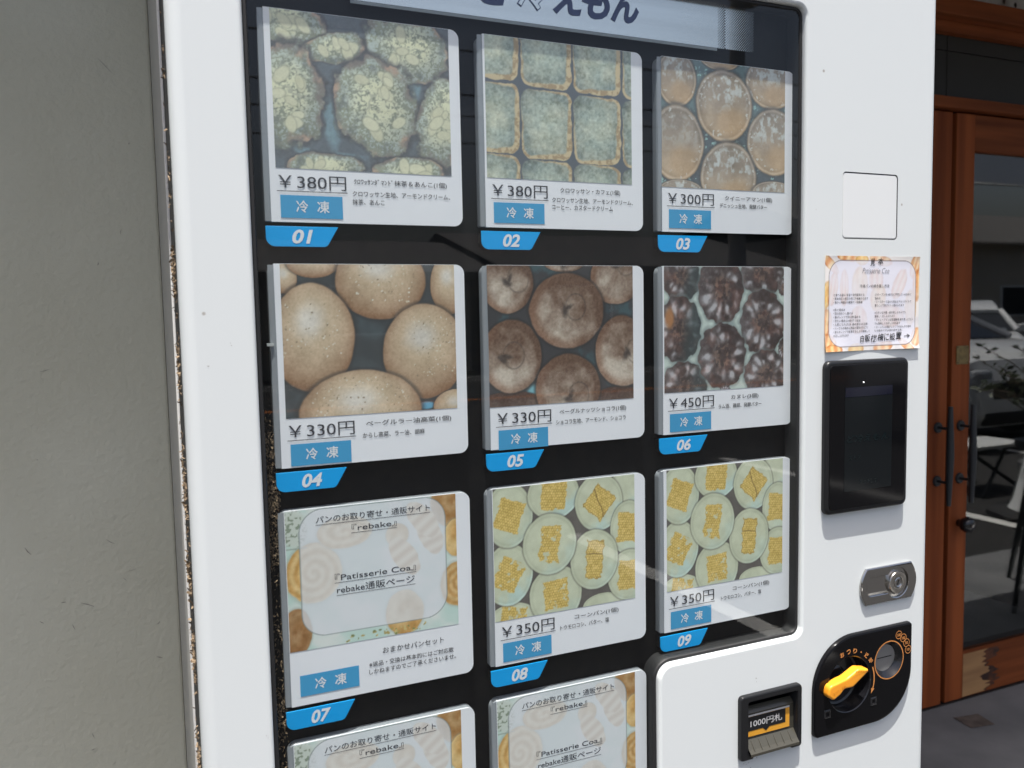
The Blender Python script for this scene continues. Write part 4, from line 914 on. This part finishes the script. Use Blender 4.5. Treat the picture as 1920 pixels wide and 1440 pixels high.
# ------------------------------------------------------------------ what the glass reflects: car park, car, houses, pole
def car(cx, yf, label):
    t = thing('parked_car', (cx, yf-1.7, 0), label, 'car')
    secs = [(0.0, 0.68, 0.30, 0.62, 0.0), (-0.06, 0.78, 0.20, 0.80, 0.0), (-0.25, 0.82, 0.17, 0.90, 0), (-0.95, 0.845, 0.17, 0.97, 0), (-3.0, 0.845, 0.17, 0.99, 0), (-3.40, 0.80, 0.2, 0.92, 0)]
    rs = []
    for dy, hw_, z0, z1, _ in secs:
        lp = fillet([(cx-hw_, z0), (cx+hw_, z0), (cx+hw_, z1), (cx-hw_, z1)], [0.05, 0.05, 0.09, 0.09], 4); rs.append([(x, yf+dy, z) for x, z in lp])
    MB().rings(rs, True, True).build('body', M['carpaint'], t, 40)
    g = []
    for dy, hb, hr, z1 in ((-0.80, 0.78, 0.78, 0.965), (-1.35, 0.79, 0.66, 1.225), (-1.75, 0.80, 0.64, 1.335), (-2.8, 0.80, 0.62, 1.33), (-3.2, 0.78, 0.62, 1.0)):
        g.append([(cx-hb, yf+dy, 0.93), (cx+hb, yf+dy, 0.93), (cx+hr, yf+dy, z1), (cx-hr, yf+dy, z1)])
    MB().rings(g, True, True).build('cabin_glass', M['carglass'], t)
    r_ = [(-1.28, 0.66, 1.215), (-1.45, 0.655, 1.275), (-1.80, 0.645, 1.345), (-2.8, 0.63, 1.34), (-2.95, 0.62, 1.27)]
    rf = MB().rings([[(cx-a, yf+dy, z-.05), (cx+a, yf+dy, z-.05), (cx+a-.03, yf+dy, z+.015), (cx-a+.03, yf+dy, z+.015)] for dy, a, z in r_], True, True)
    for s in (-1, 1): rf.tube([(cx+s*0.785, yf-0.80, 0.965), (cx+s*0.665, yf-1.33, 1.215)], 0.038, 8); rf.tube([(cx+s*0.80, yf-1.95, 0.95), (cx+s*0.65, yf-1.95, 1.33)], 0.03, 8)
    rf.build('roof', M['carpaint'], t, 40)
    MB().box(cx-0.52, cx+0.52, yf-0.05, yf+0.012, 0.45, 0.60, 0.02).build('grille', M['satinblack'], t, 40)
    MB().box(cx-0.62, cx+0.62, yf-0.05, yf+0.008, 0.22, 0.34, 0.02).build('lower_grille', M['satinblack'], t, 40)
    MB().box(cx-0.165, cx+0.165, yf+0.008, yf+0.016, 0.36, 0.445).build('number_plate', M['conewhite'], t)
    for s in (-1, 1):
        MB().box(cx+s*0.63-0.13, cx+s*0.63+0.13, yf-0.12, yf-0.005, 0.56, 0.72, 0.035).build('headlight', M['lens'], t, 40)
        MB().box(cx+s*0.88-0.07, cx+s*0.88+0.07, yf-1.02, yf-0.94, 0.95, 1.05, 0.025).build('mirror', M['carpaint'], t, 40)
        for dy in (-0.72, -2.75):
            wv = MB()
            for kk in range(1): wv.tube([(cx+s*0.70, yf+dy, 0.29), (cx+s*0.855, yf+dy, 0.29)], 0.29, 22)
            wh = wv.build('wheel', M['tyre'], t, 40); MB().tube([(cx+s*0.85, yf+dy, 0.29), (cx+s*0.86, yf+dy, 0.29)], 0.18, 18).build('rim', M['steel'], wh, 40)
    return t
car(6.84, -2.25, 'white parked car with bonnet nearest the door, seen reflected in the door glass')
back_car = car(9.75, -3.9, 'second white car behind the first, its roof and windscreen seen reflected in the door glass'); back_car.rotation_euler.z = R(46)
t = thing('traffic_cone', (4.47, -0.52, 0), 'white cone with black base seen reflected at the right edge of the door glass', 'cone')
MB().lathe((4.47, -0.52, -0.02), [(0.19, 0.05), (0.18, 0.07), (0.165, 0.10), (0.035, 0.70), (0.02, 0.71), (0.005, 0.71)], 'Z', 28).build('cone_body', M['conewhite'], t, 40)
MB().lathe((4.47, -0.52, -0.02), [(0.31, 0.0), (0.31, 0.03), (0.25, 0.05), (0.01, 0.05)], 'Z', 8).build('cone_base', M['tyre'], t, 30)
# potted olive on a stand
rg = random.Random(12); OX, OY = 4.62, -0.62
t = thing('potted_olive', (OX, OY, 0), 'small olive tree in a pot seen reflected in the door glass', 'potted plant')
MB().lathe((OX, OY, -0.02), [(0.11, 0.0), (0.14, 0.28), (0.15, 0.29), (0.15, 0.31), (0.13, 0.31), (0.01, 0.29)], 'Z', 24).build('pot', mat('grey_plant_pot', (0.12, 0.12, 0.12), 0.7), t, 40)
tw = MB(); lf = MB(); tw.tube([(OX, OY, 0.25), (OX-0.02, OY, 0.55), (OX+0.01, OY+.01, 0.8)], [0.014, 0.011, 0.008], 8)
for k in range(26):
    b = Vector((OX, OY, rg.uniform(0.50, 0.82))); a = rg.uniform(0, 6.28); L_ = rg.uniform(0.22, 0.46)
    e = b+Vector((math.cos(a)*L_, math.sin(a)*L_, rg.uniform(0.05, 0.34))); mid = (b+e)/2+Vector((0, 0, 0.03)); tw.tube([b, mid, e], [0.005, 0.0035, 0.002], 6)
    for q in range(14):
        s = rg.uniform(0.25, 1.0); p = b.lerp(e, s)+Vector((0, 0, 0.03*math.sin(s*3.1)))
        d = Vector((rg.gauss(0, 1), rg.gauss(0, 1), rg.gauss(0.2, .7))).normalized(); u = d.cross(Vector((rg.gauss(0, 1), rg.gauss(0, 1), rg.gauss(0, 1)))).normalized(); l = rg.uniform(0.04, 0.068); wd = l*0.2
        lf.add([p, p+d*l*.5+u*wd, p+d*l, p+d*l*.5-u*wd], [(0, 1, 2, 3)])
tw.build('trunk', M['bark'], t, 60); lf.build('foliage', M['leaf'], t, None, False)
t = thing('tripod_stool', (3.00, 0.46, 0), 'dark tripod stool with splayed legs seen reflected low at the right of the door glass', 'stool')
MB().lathe((3.00, 0.46, 0.0), [(0.10, 0.66), (0.11, 0.67), (0.11, 0.695), (0.01, 0.70)], 'Z', 24).build('seat', M['iron'], t, 40)
for dx, dy in ((-1, .3), (.76, .7), (.5, -.86)): MB().tube([(3.00+dx*0.06, 0.46+dy*0.06, 0.665), (3.00+dx*0.285, 0.46+dy*0.285, 0.0)], [0.017, 0.010], 10).build('leg', M['iron'], t, 40)
# folding trestle in front of the car
t = thing('folding_stand', (5.0, -1.2, 0), 'dark folding trestle with crossed legs seen reflected below the car', 'trestle')
for s in (-1, 1):
    MB().tube([(4.85-0.22*s, -1.45, -0.02), (4.85+0.22*s, -1.30, 0.30)], 0.014, 8).build('leg', M['iron'], t, 40); MB().tube([(4.85-0.22*s, -1.05, -0.02), (4.85+0.22*s, -1.20, 0.30)], 0.014, 8).build('leg', M['iron'], t, 40)
MB().box(4.58, 5.12, -1.42, -1.08, 0.30, 0.325, 0.004).build('top', M['canopy'], t, 40)
# car port edge
t = thing('carport', (9, -4, 0), 'pale carport roof edge seen reflected at the top of the door glass', 'carport')
MB().box(5.2, 15, -3.9, -3.46, 2.70, 2.78).build('roof_sheet', M['canopy'], t); MB().box(5.2, 15, -3.46, -3.38, 2.57, 2.88, 0.01).build('gutter', mat('white_gutter', (0.85, 0.86, 0.88), 0.4), t, 40)
for x in (13.2, 14.6): MB().box(x-.05, x+.05, -3.75, -3.65, -0.02, 2.70).build('post', M['steel'], t)
def house(x0, x1, y0, y1, eave, ridge, wall, label, roofm, rib=0.0):
    t = thing('house', ((x0+x1)/2, (y0+y1)/2, 0), label, 'house')
    MB().box(x0, x1, y0, y1, 0, eave).build('wall', wall, t)
    ym = (y0+y1)/2; o = 0.5
    r = MB().add([(x0-o, y1+o, eave-.08), (x1+o, y1+o, eave-.08), (x1+o, ym, ridge), (x0-o, ym, ridge), (x0-o, y0-o, eave-.08), (x1+o, y0-o, eave-.08)], [(0, 1, 2, 3), (3, 2, 5, 4)])
    n = int((x1-x0+2*o)/0.28)
    for k in range(n+1 if rib else 0):
        x = x0-o+k*(x1-x0+2*o)/n; r.tube([(x, y1+o, eave-.05), (x, ym, ridge+.03)], rib, 6)
    r.build('roof', roofm, t, None, False)
    nw = max(1, int((x1-x0)/3))
    for k in range(nw):
        xc = x0+(k+0.5)*(x1-x0)/nw; wf = MB().box(xc-.75, xc+.75, y1, y1+.05, 0.9, 2.0).build('window', M['canopy'], t); MB().box(xc-.68, xc+.68, y1+.052, y1+.06, 0.96, 1.94).build('pane', M['window'], wf)
    return t
house(1.5, 6.5, -24, -17.5, 2.35, 3.25, M['housewall'], 'low house with dark roof seen reflected behind the upper cards', M['tile'])
house(7.5, 15.5, -25, -17.5, 2.5, 3.55, M['housewall2'], 'wide brown house seen reflected behind the middle cards', M['tile'])
house(18, 36, -26, -18, 3.5, 5.0, M['housewall'], 'house with grey tiled roof seen reflected in the door glass', M['tile'], 0.05)
t = thing('utility_pole', (13.7, -17.0, 0), 'concrete utility pole seen reflected in the header banner', 'utility pole')
MB().tube([(13.7, -17.0, -0.1), (13.7, -17.0, 12.5)], [0.24, 0.17], 16).build('pole', M['pole'], t, 40)
for z in (10.6, 11.4): MB().box(12.8, 14.6, -17.06, -16.94, z, z+.09).build('crossarm', M['steel'], t)
MB().lathe((14.1, -17.0, 9.0), [(0.22, 0), (0.24, .05), (0.24, .75), (0.2, .82)], 'Z', 16).build('transformer', M['pole'], t, 40)
for k, (z0, z1, sag) in enumerate(((6.2, 5.2, .35), (5.8, 4.75, .4), (6.7, 6.3, .5), (7.6, 7.2, .45), (10.8, 10.2, .5), (11.5, 11.0, .5))):
    pts = [(-30+ (75)*q/30, -17.0+(-1.2 if k == 1 else 0.0)*q/30, (z1+(z0-z1)*min(1, q/17.76)+(0 if q < 17.8 else 0))-sag*4*((q/30)*(1-q/30))) for q in range(31)]
    tag(MB().tube(pts, 0.022, 6).build('power_line', M['wire']), ('lowest thin power cable crossing the reflected sky', 'second thin power cable above the lowest one in the reflected sky', 'third power cable crossing the reflected sky in the glass', 'fourth power cable crossing the reflected sky in the glass', 'upper power cable on the lower crossarm of the pole', 'topmost power cable on the upper crossarm of the pole')[k], 'power line', 'power lines over the road')
